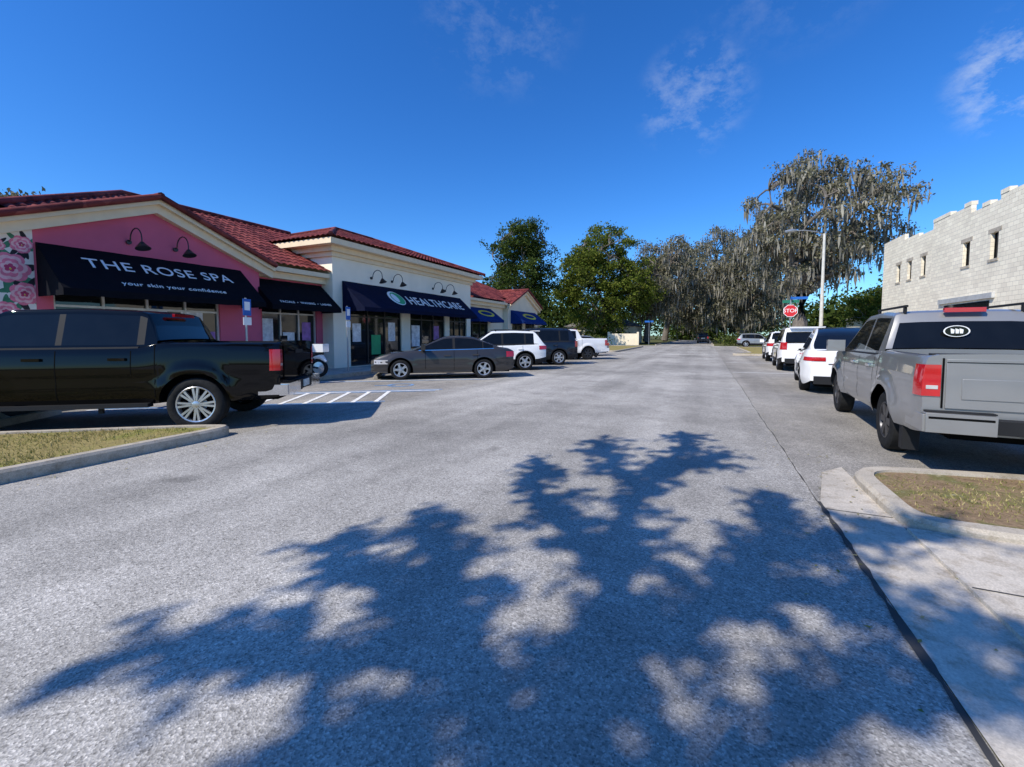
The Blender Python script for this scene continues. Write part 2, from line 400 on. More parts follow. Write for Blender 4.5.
# kerb ramp at the access aisle
mb.hexa([(-11.0, 5.0, .001), (-11.0, 6.5, .001), (-11.76, 6.5, .001), (-11.76, 5.0, .001), (-10.99, 5.0, .006), (-10.99, 6.5, .006), (-11.76, 6.5, .146), (-11.76, 5.0, .146)], 'conc')
mb.obj('pavement_west', None, None, .01)
mb = MB(); mb.box(-6.43-.15, -6.43, 65, 180, -.05, .13, 'kerb'); mb.box(.98, 1.13, 65, 180, -.05, .13, 'kerb'); mb.obj('kerb')
def blades(name, poly_fn, n, h, z, parent=None):
    pts = []
    while len(pts) < n:
        p = poly_fn()
        if p: pts.append(p)
    C = np.array([(p[0], p[1], z) for p in pts]); a = RNG.uniform(0, 6.28, n); w = RNG.uniform(.003, .008, n)
    hh = h*RNG.uniform(.4, 1.2, n); le = RNG.normal(0, .5, (n, 2))*hh[:, None]
    d = np.stack([np.cos(a)*w, np.sin(a)*w, np.zeros(n)], 1)
    T = C+np.stack([le[:, 0], le[:, 1], hh], 1)
    V = np.stack([C-d, C+d, T], 1).reshape(-1, 3)
    return np_mesh(name, V, 3, MT['blade'], parent)
def fL():
    x = random.uniform(-11.3, -6.63); y = random.uniform(-3, 3.9)
    lim = 3.78-(-7.1-x)*.70 if x < -7.1 else 3.75
    cl = math.sin(x*3.1+1)*math.sin(y*2.7)+random.uniform(-1, 1)
    return (x, y) if y < lim and cl > -.3 else None
def fR():
    x = random.uniform(1.62, 6.8); y = random.uniform(4.34, 5.9)
    lim = 5.55+(x-1.6)*.22 if x < 3.2 else 5.95
    cl = math.sin(x*3.7)*math.sin(y*4.1)+random.uniform(-1, 1)
    return (x, y) if y < lim and cl > .35 else None
blades('turf', fL, 18000, .045, .112, isl); blades('turf', fR, 5000, .03, .062, isr)
for off in (1.8, 7.3, 10.7, 14, 17.4, 20.7, 24.1):
    cxx = -6.6+dn[0]*4.95; cyy = 4.17+off+dn[1]*4.95
    m = MB(); A = .85
    prof = [(-.08, 0), (.08, 0), (.055, .12), (-.055, .12)]
    vs = [(q, s_*A, z) for s_ in (-1, 1) for q, z in prof]
    m.add(vs, [(0, 1, 2, 3), (7, 6, 5, 4), (0, 4, 5, 1), (1, 5, 6, 2), (2, 6, 7, 3), (3, 7, 4, 0)], 'kerb')
    o = m.obj('wheel_stop', None, None, .01); o.location = (cxx, cyy, 0); o.rotation_euler = (0, 0, math.atan2(dn[1], dn[0]))

# ------------------------------------------------------------------ vehicles
def make_car(name, loc, yaw, S, pt):
    e = empty(name, loc, yaw)
    wb, ro, fo, W, R, zc = S['wb'], S['ro'], S['fo'], S['W'], S['R'], S['clear']
    Ra = S.get('Ra', R+.075); x0, x1 = -ro, wb+fo
    tx, tz = zip(*S['top'])
    def ztop(x): return float(np.mean([np.interp(min(max(x+k, x0), x1), tx, tz) for k in (-.1, -.05, 0, .05, .1)]))
    rc, rr = S.get('rearc', .12), S.get('rearr', .5)
    def plan(x):
        a = max(0, 1-(x-x0)/rr); b = max(0, 1-(x1-x)/.75)
        return 1-rc*a**2.2-.17*b**2.2
    def side_y(x, z):
        zt = ztop(x); u = min(1, max(0, (z-zc)/(zt-zc)))
        s = 1-.06*max(0, (.3-u)/.3)**2-S.get('tumble', .05)*max(0, (u-.55)/.45)**1.6
        s -= .014*math.exp(-((u-.42)/.10)**2)
        y = W*plan(x)*s
        for xw in (0, wb):
            d = math.hypot(x-xw, z-R)
            if d < Ra+.16: y += S.get('flare', .015)*min(1, (Ra+.16-d)/.1)
        return y
    def zbot(x):
        z = zc
        a = max(0, 1-(x-x0)/.45); b = max(0, 1-(x1-x)/.5)
        z += S.get('rup', .12)*a**1.5+.05*b**1.5
        for xw in (0, wb):
            if abs(x-xw) < Ra: z = max(z, R+math.sqrt(max(0, Ra*Ra-(x-xw)**2)))
        return z
    xs = list(np.linspace(x0, x1, 56))+[x0+.02, x0+.05, x1-.02, x1-.05]
    for xw in (0, wb):
        xs += [xw+Ra*math.cos(t) for t in np.linspace(0, math.pi, 19)]+[xw+Ra+.006, xw-Ra-.006]
    bed = S.get('bed')
    if bed: xs += [bed[0], bed[0]-.005, bed[1], bed[1]+.005]
    xs = sorted(set(round(x, 4) for x in xs))
    fr = [0, .05, .14, .26, .38, .5, .62, .74, .86, .95, 1.]
    secs = []
    for x in xs:
        zb = zbot(x); zt = ztop(x); row = []
        for f in fr:
            z = zb+(zt-zb)*f; row.append((side_y(x, z), z))
        y = row[-1][0]; row[-1] = (y-.012, zt)
        dr = bed[2] if bed and bed[0] <= x <= bed[1] else 0.
        cr = S.get('crown', .02) if not dr else 0
        row += [(y-.04, zt+.012), (y-.09 if bed else y*.85, zt+.014+cr*.3), (y-.095 if bed else y*.8, zt+.012+cr*.5-dr), (y*.4, zt+.01+cr-dr), (0, zt+.01+cr-dr)]
        secs.append([(x, a, b) for a, b in row]+[(x, -a, b) for a, b in row[-2::-1]])
    m = MB(); nr = len(secs[0]); vs = [p for s in secs for p in s]; fs = []; ms = []
    for i in range(len(secs)-1):
        for j in range(nr-1):
            fs.append((i*nr+j, i*nr+j+1, (i+1)*nr+j+1, (i+1)*nr+j))
            jj = min(j, nr-2-j)
            xm = (xs[i]+xs[i+1])/2
            near = any(abs(xm-xw) < Ra for xw in (0, wb))
            if S.get('clad') and jj < (3 if not near else 2): ms.append(MT['plastic'])
            elif bed and bed[0] < xm < bed[1] and jj >= 12: ms.append(MT['plastic'])
            else: ms.append(pt)
    fs.append(tuple(range(nr))); ms.append(pt); fs.append(tuple((len(secs)-1)*nr+j for j in range(nr))[::-1]); ms.append(pt)
    m.add(vs, fs, ms); m.obj('body', e, 32)
    m = MB(); lz = S.get('linz', .62)
    m.box(x0+.12, x1-.25, -(W-.30), W-.30, zc-.03, lz, 'under')
    for xw in (0, wb): m.box(xw-Ra-.02, xw+Ra+.02, -(W-.31), W-.31, zc, R+Ra-.0, 'under')
    m.box(Ra+.02, wb-Ra-.02, -(W-.09), W-.09, zc-.015, zc+.12, 'under')
    m.obj('underbody', e)
    g = S['gh']; xC0, xC1, xA1, xA0, zr, Wr = g
    def ghz(x):
        zz = lambda x: float(np.interp(x, [xC0, xC1, (xC1+xA1)/2, xA1, xA0], [ztop(xC0)+.0, zr-S.get('arch', .035), zr, zr-.03, ztop(xA0)+.0]))
        k = .06 if S.get('boxy') else S.get('sm', .09)
        return float(np.mean([zz(min(max(x+q, xC0), xA0)) for q in (-k, -k/2, 0, k/2, k)]))
    pil = S['pil']
    gx = list(np.linspace(xC0, xA0, 34))+[xC0+.03, xA0-.03]
    for a, b in pil: gx += [a, b]
    gx = sorted(set(round(x, 4) for x in gx))
    m = MB(); secs = []
    for x in gx:
        zb = ztop(x)-.03; zt = max(ghz(x), zb+.012)
        yb = side_y(x, ztop(x))-.03
        def yy(z): return yb+(min(Wr, yb)-yb)*((z-zb)/(zr-zb))
        row = [(yy(zb+(zt-zb)*f), zb+(zt-zb)*f) for f in (0, .13, .5, .87, .95)]
        yt = row[-1][0]
        row += [(yt-.02, zb+(zt-zb)*.985), (yt-.07, zt+.003), (yt*.6, zt+.015), (0, zt+.02)]
        secs.append([(x, a, b) for a, b in row]+[(x, -a, b) for a, b in row[-2::-1]])
    nr = len(secs[0]); vs = [p for s in secs for p in s]; fs = []; ms = []
    for i in range(len(gx)-1):
        xm = (gx[i]+gx[i+1])/2
        for j in range(nr-1):
            fs.append((i*nr+j, i*nr+j+1, (i+1)*nr+j+1, (i+1)*nr+j)); jj = min(j, nr-2-j)
            if jj in (1, 2):
                inp = any(a < xm < b for a, b in pil)
                ed = xm < S.get('cp', xC0+.12)
                ms.append(pt if ed or (inp and S.get('ppaint')) else (MT['plastic'] if inp else MT['cglass']))
            elif jj == 0: ms.append(MT['plastic'] if not S.get('boxy') else pt)
            elif jj >= 6: ms.append(MT['cglass'] if (xm < xC1-.05 or xm > xA1+.06 or S.get('glassroof')) else pt)
            else: ms.append(pt)
    m.add(vs, fs, ms); m.obj('cabin', e, 28)
    m = MB()
    for sg in (1, -1):
        for xl, z0, z1 in S.get('seams', []):
            P = []; n = 9
            for k in range(n):
                z = z0+(z1-z0)*k/(n-1); P.append(z)
            vs = []
            for z in P:
                yv = side_y(xl, z)+.0025; vs += [(xl-.006, sg*yv, z), (xl+.006, sg*yv, z)]
            m.add(vs, [(2*k, 2*k+1, 2*k+3, 2*k+2) for k in range(n-1)], 'under')
        for xh, zh in S.get('handles', []):
            yv = side_y(xh, zh); a, b = sorted((sg*(yv-.01), sg*(yv+.035)))
            m.box(xh-.11, xh+.11, a, b, zh-.02, zh+.02, S.get('handm', pt))
        xm_ = xA0-.38; zm = ztop(xm_)+.10; yv = side_y(xm_, ztop(xm_)-.03); k = S.get('mir', 1.)
        a, b = sorted((sg*(yv+.02), sg*(yv+.02+.22*k)))
        m.box(xm_-.06, xm_+.08, a, b, zm-.08*k, zm+.09*k, S.get('mirm', pt))
        a, b = sorted((sg*(yv-.06), sg*(yv+.05))); m.box(xm_-.02, xm_+.04, a, b, zm-.10, zm-.04, 'plastic')
        xx = np.linspace(S.get('cp', xC0+.12)+.02, xA0-.22, 14)
        vs = []
        for x in xx:
            yv = side_y(x, ztop(x))-.012; vs += [(x, sg*(yv+.003), ztop(x)-.006), (x, sg*(yv-.002), ztop(x)+.018), (x, sg*(yv-.03), ztop(x)+.020)]
        fs = [(3*k+q, 3*k+q+1, 3*k+q+4, 3*k+q+3) for k in range(len(xx)-1) for q in (0, 1)]
        m.add(vs, fs, S.get('beltm', 'plastic'))
        for b_ in S.get('extra', []):
            xa, xb, qa, qb, za, zb_, mt = b_
            a, b = sorted((sg*qa, sg*qb)); m.box(xa, xb, a, b, za, zb_, pt if mt == 'paint' else mt)
        ly0, ly1, lz0, lz1, lx = S['tl']
        pth = []
        for k in range(5): pth.append((x0-.012, ly0+(ly1-ly0)*k/4))
        for k in range(1, 6):
            x = x0+lx*k/5; pth.append((x, None))
        vs = []
        for x, y in pth:
            for z in (lz0, (lz0+lz1)/2, lz1):
                yv = min(y, side_y(x0, z)+.008) if y is not None else side_y(x, z)+.010
                xx_ = x-(.006 if z == (lz0+lz1)/2 else 0)
                vs.append((xx_, sg*yv, z))
        fs = [(3*k+q, 3*k+q+1, 3*k+q+4, 3*k+q+3) for k in range(len(pth)-1) for q in (0, 1)]
        m.add(vs, fs, 'tail')
        if S.get('revl'):
            zq = lz0+(lz1-lz0)*.3; a, b = sorted((sg*(ly0+.02), sg*(ly1-.05)))
            m.box(x0-.02, x0-.01, a, b, zq-.025, zq+.015, 'lampw')
        zh = ztop(x1-.2)-.14; vs = []
        pth = [x1-.55+.09*k for k in range(6)]
        for x in pth:
            for z in (zh-.08, zh+.06): vs.append((x, sg*(side_y(x, z)+.006), z))
        m.add(vs, [(2*k, 2*k+1, 2*k+3, 2*k+2) for k in range(5)], 'lampw')
    for xa, xb, ya, yb, za, zb_, mt in S.get('parts', []):
        m.box(xa, xb, ya, yb, za, zb_, pt if mt == 'paint' else mt)
    if S.get('sticker'):
        zs, xs_, ry, rz = S['sticker']; k = 24
        for sc_, dx, mt in ((1, 0, 'txt'), (.88, -.002, 'cglass')):
            m.add([(xs_+dx, .10+ry*sc_*math.cos(2*math.pi*i/k), zs+rz*sc_*math.sin(2*math.pi*i/k)) for i in range(k)], [tuple(range(k))], mt)
        for q in (-.06, -.02, .025): m.add([(xs_-.004, .10+q, zs-.03), (xs_-.004, .10+q+.03, zs-.03), (xs_-.004, .10+q+.035, zs+.035), (xs_-.004, .10+q-.004, zs+.02)], [(0, 1, 2, 3)], 'txt')
    m.obj('trim', e, 30, .008)
    m = MB(); zg = ztop(x1-.05); m.box(x1-.02, x1+.012, -.5, .5, zg-.42, zg-.12, 'plastic'); m.box(x1-.01, x1+.02, -.42, .42, zg-.22, zg-.2, 'chrome'); m.obj('grille', e, None, .005)
    for xw in (0, wb):
        for sg in (1, -1):
            m = MB(); c = (0, 0, 0); n = 36; rt = R*S.get('rimk', .66); tw = .115
            f = lambda pr: [(r, y*sg) for r, y in pr]
            m.lathe_y(c, f([(rt, -tw+.01), (R*.93, -tw), (R*.985, -tw+.02), (R, -tw+.05), (R, tw-.05), (R*.985, tw-.02), (R*.92, tw), (R*.8, tw+.006), (rt+.01, tw-.008), (rt, tw-.02)]), n, 'rubber')
            rim = S.get('rim', 'alloy')
            m.lathe_y(c, f([(rt+.012, tw-.012), (rt+.002, tw-.006), (rt-.012, tw-.01), (rt-.02, tw-.03), (rt-.025, -tw+.03)]), n, rim)
            m.lathe_y(c, f([(rt, tw-.09), (.02, tw-.085), (0.001, tw-.085)]), n, 'under')
            m.lathe_y(c, f([(.5*rt, tw-.075), (.5*rt, tw-.07), (.02, tw-.07)]), n, 'steel')
            m.lathe_y(c, f([(.24*rt, tw-.06), (.23*rt, tw-.018), (.16*rt, tw-.01), (.001, tw-.01)]), 16, rim)
            ns = S.get('spokes', 6)
            for k in range(ns):
                a0 = 2*math.pi*k/ns+.3
                for da in ((-.13, .13) if S.get('dbl', True) else (0,)):
                    a = a0+da; ca, sa = math.cos(a), math.sin(a); ta = (-sa, ca); w0, w1 = (.014, .017) if S.get('dbl', True) else (.035, .05)
                    r0, r1 = .15*rt, rt-.008
                    P = []
                    for yq in (tw-.055, tw-.014):
                        for r, w in ((r0, w0), (r1, w1)):
                            P.append([(r*ca-ta[0]*w, yq*sg, r*sa-ta[1]*w), (r*ca+ta[0]*w, yq*sg, r*sa+ta[1]*w)])
                    p = P; m.hexa([p[0][0], p[0][1], p[1][1], p[1][0], p[2][0], p[2][1], p[3][1], p[3][0]], rim)
            o = m.obj('wheel', e, 35); o.location = (xw, sg*(W-tw-.015), R); o.rotation_euler = (0, random.uniform(0, 3), 0)
    return e

F150 = dict(wb=3.68, ro=1.22, fo=.95, W=1.0, R=.415, Ra=.50, clear=.46, linz=.75, rearc=.03, rearr=.2, rup=.05, tumble=.035, flare=.03, boxy=True, crown=.03,
    top=[(-1.22, 1.36), (.5, 1.37), (.7, 1.30), (3.25, 1.28), (3.5, 1.30), (4.5, 1.20), (4.63, 1.1)], bed=(-1.16, .44, .5),
    gh=(.52, .68, 2.55, 3.45, 1.90, .76), pil=[(1.78, 1.86), (.52, .80)], ppaint=False, cp=.74,
    seams=[(.53, .55, 1.36), (1.82, .5, 1.26), (.85, .9, 1.26), (2.98, .5, 1.26)], handles=[(1.02, 1.13), (2.1, 1.13)], handm='p_black', mir=1.4,
    tl=(.86, 1.0, .93, 1.27, .14), revl=True, spokes=8, rimk=.66, rim='alloy', beltm='plastic',
    extra=[(.62, 3.1, .9, 1.04, .40, .46, 'plastic'), (-1.36, -1.2, .35, .95, .52, .72, 'chrome'), (1.3, 1.36, .86, .9, .3, .42, 'plastic'), (-1.34, -.9, .9, .985, .54, .70, 'chrome')],
    parts=[(-1.35, -1.2, -.4, .4, .55, .72, 'plastic'), (-1.235, -1.21, -.78, .78, .78, 1.33, 'paint'), (-1.25, -1.2, -.2, .2, 1.18, 1.24, 'plastic'), (-1.37, -1.34, -.16, .16, .58, .70, 'plate'),
           (.58, .62, -.3, .3, 1.80, 1.85, 'tail'), (-.1, .1, -.7, .7, .33, .45, 'under')])
FRONT = dict(wb=3.22, ro=1.25, fo=.9, W=.91, R=.385, Ra=.47, clear=.43, linz=.7, rearc=.03, rearr=.2, rup=.05, tumble=.04, flare=.05, boxy=True, crown=.03,
    top=[(-1.25, 1.27), (.35, 1.28), (.55, 1.22), (2.8, 1.20), (3.0, 1.22), (4.0, 1.12), (4.12, 1.0)], bed=(-1.19, .30, .45),
    gh=(.38, .60, 2.1, 3.0, 1.85, .66), pil=[(1.48, 1.56), (.38, .72)], ppaint=True, cp=.66,
    seams=[(.38, .5, 1.26), (1.52, .5, 1.18), (.62, .85, 1.18), (2.55, .5, 1.18)], handles=[(.82, 1.06), (1.8, 1.06)], handm='chrome', mir=1.2,
    tl=(.74, .905, .86, 1.19, .16), revl=True, spokes=6, rimk=.6, rim='dalloy', dbl=False,
    extra=[(-1.40, -1.22, .35, .88, .50, .70, 'paint'), (-1.38, -.85, .83, .90, .50, .68, 'paint'), (-1.402, -1.39, .37, .86, .64, .665, 'under'), (-1.33, -1.22, .33, .86, .700, .715, 'plastic'), (.55, 1.95, .56, .59, 1.885, 1.915, 'plastic'), (.6, .66, .56, .59, 1.8, 1.89, 'plastic'), (1.85, 1.91, .56, .59, 1.8, 1.89, 'plastic'), (-.62, -.5, .70, .86, .14, .5, 'plastic'), (-1.262, -1.245, .715, .73, .74, 1.26, 'under')],
    parts=[(-1.39, -1.22, -.36, .36, .52, .66, 'plastic'), (-1.268, -1.24, -.70, .70, .74, 1.25, 'paint'), (-1.278, -1.26, -.58, .58, .84, 1.05, 'paint'), (-1.275, -1.26, -.70, .70, 1.215, 1.222, 'under'), (-1.285, -1.26, -.13, .13, 1.10, 1.17, 'plastic'),
           (-1.41, -1.38, -.16, .16, .54, .67, 'plate'), (.52, .58, -.2, .2, 1.80, 1.86, 'tail'), (-.1, .1, -.6, .6, .30, .42, 'under'), (-1.5, -1.3, -.04, .04, .44, .5, 'under'),
           (-1.19, -1.1, -.8, .8, 1.285, 1.305, 'plastic'), (.40, .44, -.68, .68, 1.26, 1.30, 'plastic')], sticker=(1.55, .43, .13, .075))
SEDAN = dict(wb=2.8, ro=1.07, fo=.95, W=.92, R=.335, clear=.23, linz=.56, tumble=.07, top=[(-1.07, .90), (-.98, 1.01), (-.5, 1.03), (.6, 1.0), (2.3, .97), (3.2, .86), (3.65, .72), (3.75, .58)],
    gh=(-.72, .35, 1.35, 2.42, 1.46, .60), pil=[(.98, 1.06), (.0, .03)], cp=-.38,
    seams=[(1.02, .3, .98), (1.98, .35, .96), (.22, .65, .98)], handles=[(.28, .82), (1.25, .80)], tl=(.45, .9, .74, .93, .28), spokes=5, beltm='chrome',
    parts=[(-1.09, -1.06, -.25, .25, .70, .82, 'plate'), (-1.1, -1.0, -.6, .6, .25, .38, 'plastic')])
SUV = dict(wb=2.72, ro=.93, fo=.93, W=.93, R=.365, clear=.27, linz=.62, clad=True, tumble=.05, top=[(-.93, 1.02), (-.88, 1.10), (.6, 1.06), (2.2, 1.03), (3.1, .97), (3.55, .84), (3.65, .66)],
    gh=(-.88, -.48, 1.4, 2.28, 1.68, .64), pil=[(.92, 1.0), (-.05, .02)], cp=-.42,
    seams=[(.96, .36, 1.05), (1.9, .4, 1.03), (.1, .75, 1.05)], handles=[(.2, .90), (1.15, .88)], tl=(.5, .92, .88, 1.04, .32), spokes=5,
    extra=[(-.3, 1.3, .60, .63, 1.70, 1.73, 'plastic'), (-.25, -.2, .60, .63, 1.64, 1.71, 'plastic'), (1.2, 1.25, .60, .63, 1.64, 1.71, 'plastic')],
    parts=[(-.96, -.92, -.25, .25, .80, .92, 'plate'), (-.98, -.85, -.7, .7, .32, .52, 'plastic'), (-.72, -.5, -.55, .55, 1.655, 1.69, 'paint')])
EV = dict(wb=2.89, ro=.98, fo=.85, W=.96, R=.36, clear=.22, linz=.6, tumble=.10, rearc=.20, rearr=.75, arch=.16, sm=.16, top=[(-.98, .94), (-.90, 1.08), (-.7, 1.13), (.6, 1.06), (2.4, 1.0), (3.2, .88), (3.6, .74), (3.74, .6)],
    gh=(-.86, .15, 1.4, 2.65, 1.70, .56), pil=[(1.05, 1.12), (-.05, .0)], cp=-.30, glassroof=True, rim='dalloy',
    seams=[(1.08, .3, 1.05), (2.05, .35, 1.02), (.2, .7, 1.05)], handles=[(.3, .88), (1.3, .86)], tl=(.46, .9, .84, .94, .36), spokes=5,
    parts=[(-1.0, -.95, -.26, .26, .62, .75, 'plate'), (-1.0, -.9, -.7, .7, .26, .46, 'plastic'), (-.99, -.955, -.4, .4, .76, .78, 'under'), (-.995, -.97, -.06, .06, .85, .90, 'under')])
VAN = dict(wb=2.9, ro=1.0, fo=.95, W=.97, R=.37, clear=.28, linz=.62, clad=True, tumble=.04, top=[(-1.0, 1.08), (-.95, 1.16), (.6, 1.14), (2.3, 1.1), (3.2, 1.04), (3.75, .92), (3.85, .7)],
    gh=(-.96, -.68, 1.6, 2.5, 1.82, .70), pil=[(1.0, 1.08), (-.1, -.02)], cp=-.5,
    seams=[(1.04, .36, 1.12), (2.0, .4, 1.1), (.1, .75, 1.12)], handles=[(.2, .98), (1.2, .96)], tl=(.68, .95, .9, 1.2, .16), spokes=6,
    extra=[(-.4, 1.4, .66, .69, 1.84, 1.87, 'plastic'), (-.35, -.3, .66, .69, 1.78, 1.85, 'plastic'), (1.3, 1.35, .66, .69, 1.78, 1.85, 'plastic')],
    parts=[(-1.03, -.98, -.25, .25, .88, 1.0, 'plate'), (-1.05, -.9, -.75, .75, .34, .54, 'plastic'), (-.9, -.7, -.6, .6, 1.80, 1.83, 'paint')])

def place(kind, S, rear_near, deg, pt, side=1):
    a = math.radians(deg); n = Vector((-math.sin(a), math.cos(a)))*side
    W = S['W']-.12; c = Vector(rear_near)-n*W
    return make_car(kind, (c.x, c.y, 0), a, S, MT[pt])
DEG = 90+125
place('pickup_truck', F150, (-7.28, 4.12), DEG, 'p_black')
place('sedan_car', SEDAN, (-7.02, 13.2), DEG+1, 'p_brown')
place('suv_car', SUV, (-7.0, 16.9), DEG-1, 'p_white')
place('suv_car', VAN, (-6.7, 20.6), DEG, 'p_dark')
place('pickup_truck', FRONT, (-6.5, 25.6), DEG+2, 'p_white')
place('pickup_truck', FRONT, (2.28, 7.14), 86, 'p_silver')
place('sedan_car', EV, (2.50, 14.0), 83, 'p_white')
place('suv_car', VAN, (2.95, 21.6), 86, 'p_white')
place('suv_car', SUV, (3.3, 28.6), 87, 'p_white')
place('suv_car', SUV, (4.6, 62), 0, 'p_grey')
place('suv_car', VAN, (-1.2, 82), 90, 'p_dark')
place('sedan_car', SEDAN, (-7.2, 30.5), DEG, 'p_grey')
place('sedan_car', SEDAN, (14.5, 58.5), 180, 'p_silver', -1)
place('suv_car', SUV, (11.0, 44.5), 10, 'p_grey')

# ------------------------------------------------------------------ buildings
def wall(mb, p0, d, n, Ln, z0, z1, t, ops, mat):
    ops = sorted(ops); a = 0
    for (oa, ob, za, zb) in ops:
        if oa > a: mb.obox(p0, d, n, a, oa, -t, 0, z0, z1, mat)
        if za > z0: mb.obox(p0, d, n, oa, ob, -t, 0, z0, za, mat)
        if zb < z1: mb.obox(p0, d, n, oa, ob, -t, 0, zb, z1, mat)
        a = ob
    if a < Ln: mb.obox(p0, d, n, a, Ln, -t, 0, z0, z1, mat)
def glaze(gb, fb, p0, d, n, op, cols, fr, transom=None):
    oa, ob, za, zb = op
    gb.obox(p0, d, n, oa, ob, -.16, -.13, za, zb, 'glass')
    w = .05
    for k in range(cols+1):
        c = oa+(ob-oa)*k/cols; c = min(max(c, oa+w/2), ob-w/2)
        fb.obox(p0, d, n, c-w/2, c+w/2, -.17, -.07, za+.002, zb-.002, fr)
    for z in ([za+.03, zb-.03]+([transom] if transom else [])):
        fb.obox(p0, d, n, oa+.002, ob-.002, -.168, -.078, z-.028, z+.028, fr)
def roof_face(mb, p0, ed, sd, slope, Ln, run, mat='tile', per=.27, c=.38, s0=0.):
    nT = max(2, int(Ln/per*6)); maxrun = max(run(Ln*k/40) for k in range(41)); nC = int(maxrun/c)+1
    vs = []; rows = 2*nC
    for i in range(nT+1):
        t = Ln*i/nT; off = .05*abs(math.sin(math.pi*t/per)); R = run(t)
        for j in range(nC):
            for s, dz in ((j*c, .03), ((j+1)*c, 0)):
                s = max(min(s, R), min(s0, R)); vs.append((p0[0]+ed[0]*t+sd[0]*s, p0[1]+ed[1]*t+sd[1]*s, p0[2]+slope*s+off+dz))
    fs = [(i*rows+j, (i+1)*rows+j, (i+1)*rows+j+1, i*rows+j+1) for i in range(nT) for j in range(rows-1)]
    mb.add(vs, fs, mat)
def awning(parent, X, y0, y1, zt, zb, pr, mat, name='awning'):
    m = MB(); v = .16
    for (ya, yb) in ((y0, y1),):
        P = [(X, zt), (X+pr, zb+v), (X+pr, zb), (X+pr-.02, zb), (X+pr-.02, zb+v-.01), (X, zt-.03)]
        n = 16; vs = []
        for i in range(n+1):
            y = ya+(yb-ya)*i/n
            for k, (x, z) in enumerate(P): vs.append((x+.008*math.sin(i*1.9+k), y, z-(.01*math.sin(i*2.3) if k in (2, 3) else 0)))
        q = len(P); fs = [(i*q+k, (i+1)*q+k, (i+1)*q+(k+1) % q, i*q+(k+1) % q) for i in range(n) for k in range(q)]
        m.add(vs, fs, mat)
        for y in (ya, yb): m.add([(X, y, zt-.01), (X+pr, y, zb+v-.01), (X+pr, y, zb), (X, y, zb+.0)], [(0, 1, 2, 3)], mat)
    return m.obj(name, parent)
def text(parent, s, X, yc, zt, zb, pr, frac, width, mat, height=None, shear=0, extr=.004, lift=.012):
    cu = bpy.data.curves.new('lettering', 'FONT'); cu.body = s; cu.align_x = 'CENTER'; cu.align_y = 'CENTER'; cu.extrude = extr; cu.shear = shear; cu.space_character = 1.08
    cu.materials.append(MT[mat]); o = bpy.data.objects.new('lettering', cu); COL.objects.link(o)
    bpy.context.view_layer.update(); w, h = o.dimensions.x, o.dimensions.y
    sx = width/w; sy = (height/h) if height else sx
    up = Vector((-pr, 0, zt-(zb+.16))).normalized(); xa = Vector((0, 1, 0)); n = xa.cross(up)
    base = Vector((X+pr*(1-frac), yc, zb+.16+(zt-zb-.16)*frac))+n*lift
    M = Matrix(((xa.x*sx, up.x*sy, n.x, base.x), (xa.y*sx, up.y*sy, n.y, base.y), (xa.z*sx, up.z*sy, n.z, base.z), (0, 0, 0, 1)))
    o.matrix_world = M; o.parent = parent
    return o
def gooseneck(parent, x, y, z):
    m = MB(); pts = [(x, y, z)]
    for k in range(9):
        a = math.pi*k/8; pts.append((x+.08+.27*(1-math.cos(a))*1.0, y, z+.05+.28*math.sin(a)))
    pts.append((x+.62, y, z-.06))
    m.tube(pts, .016, 6, 'blk'); m.tube([(x-.02, y, z), (x+.03, y, z)], .06, 10, 'blk')
    m.tube([(x+.62, y, z-.05), (x+.63, y, z-.12), (x+.66, y, z-.22)], [.04, .09, .17], 14, 'blk')
    m.obj('gooseneck_lamp', parent, 40)

bld = empty('retail_building')
D = (0, 1); N_ = (1, 0)
wl = MB(); gl = MB(); fr = MB(); rf = MB(); tr = MB()
XG = -14.0; XM = -14.4
ops = [(.95, 4.75, .45, 2.75)]
wall(wl, (XG, 3.9), D, N_, 6.1, 0.0, 3.62, .3, ops, 'pink')
glaze(gl, fr, (XG, 3.9), D, N_, ops[0], 4, 'frame', 2.2)
sl = .40; yp = 6.95; zp = 5.12
def zg(y): return zp-sl*abs(y-yp)
vs = []
for x in (XG-.3, XG):
    vs += [(x, 3.9, 3.62), (x, 10.0, 3.62), (x, 10.0, zg(10.0)), (x, yp, zp), (x, 3.9, zg(3.9))]
wl.add(vs, [(5, 6, 7, 8, 9), (4, 3, 2, 1, 0), (0, 1, 6, 5), (1, 2, 7, 6), (2, 3, 8, 7), (3, 4, 9, 8), (4, 0, 5, 9)], 'pink')
wl.box(-24, XG-.3, 3.9, 4.2, 0, 4.1, 'whitewall')
wl.box(XM-.3, XG-.3, 9.7, 10.0, 0, 4.1, 'pink')
mu = MB()
mu.add([(XG+.004, 3.9, .5), (XG+.004, 4.56, .5), (XG+.004, 4.56, zg(4.56)-.2), (XG+.004, 3.9, zg(3.9)-.2)], [(0, 1, 2, 3)], 'mwhite')
mu.box(-23, XG-.02, 3.885, 3.899, .5, 3.9, 'mwhite')
def flower(P, r, seed, lift0):
    rg = random.Random(seed); lay = 0
    for rr, cnt, mt in ((1., 7, 'mpink'), (.82, 6, 'mlight'), (.62, 6, 'mpink'), (.44, 5, 'mlight'), (.28, 5, 'mdeep'), (.13, 1, 'yellow')):
        for k in range(cnt):
            a0 = 2*math.pi*k/cnt+rg.uniform(-.2, .2)+lay; pts = []
            for i in range(12):
                t = 2*math.pi*i/12; u = .55*rr*r+.45*rr*r*math.cos(t); v = .42*rr*r*math.sin(t)
                pts.append(P(u*math.cos(a0)-v*math.sin(a0), u*math.sin(a0)+v*math.cos(a0), lift0+.001*lay+.00015*k))
            mu.add(pts, [tuple(range(12))], mt)
        lay += 1
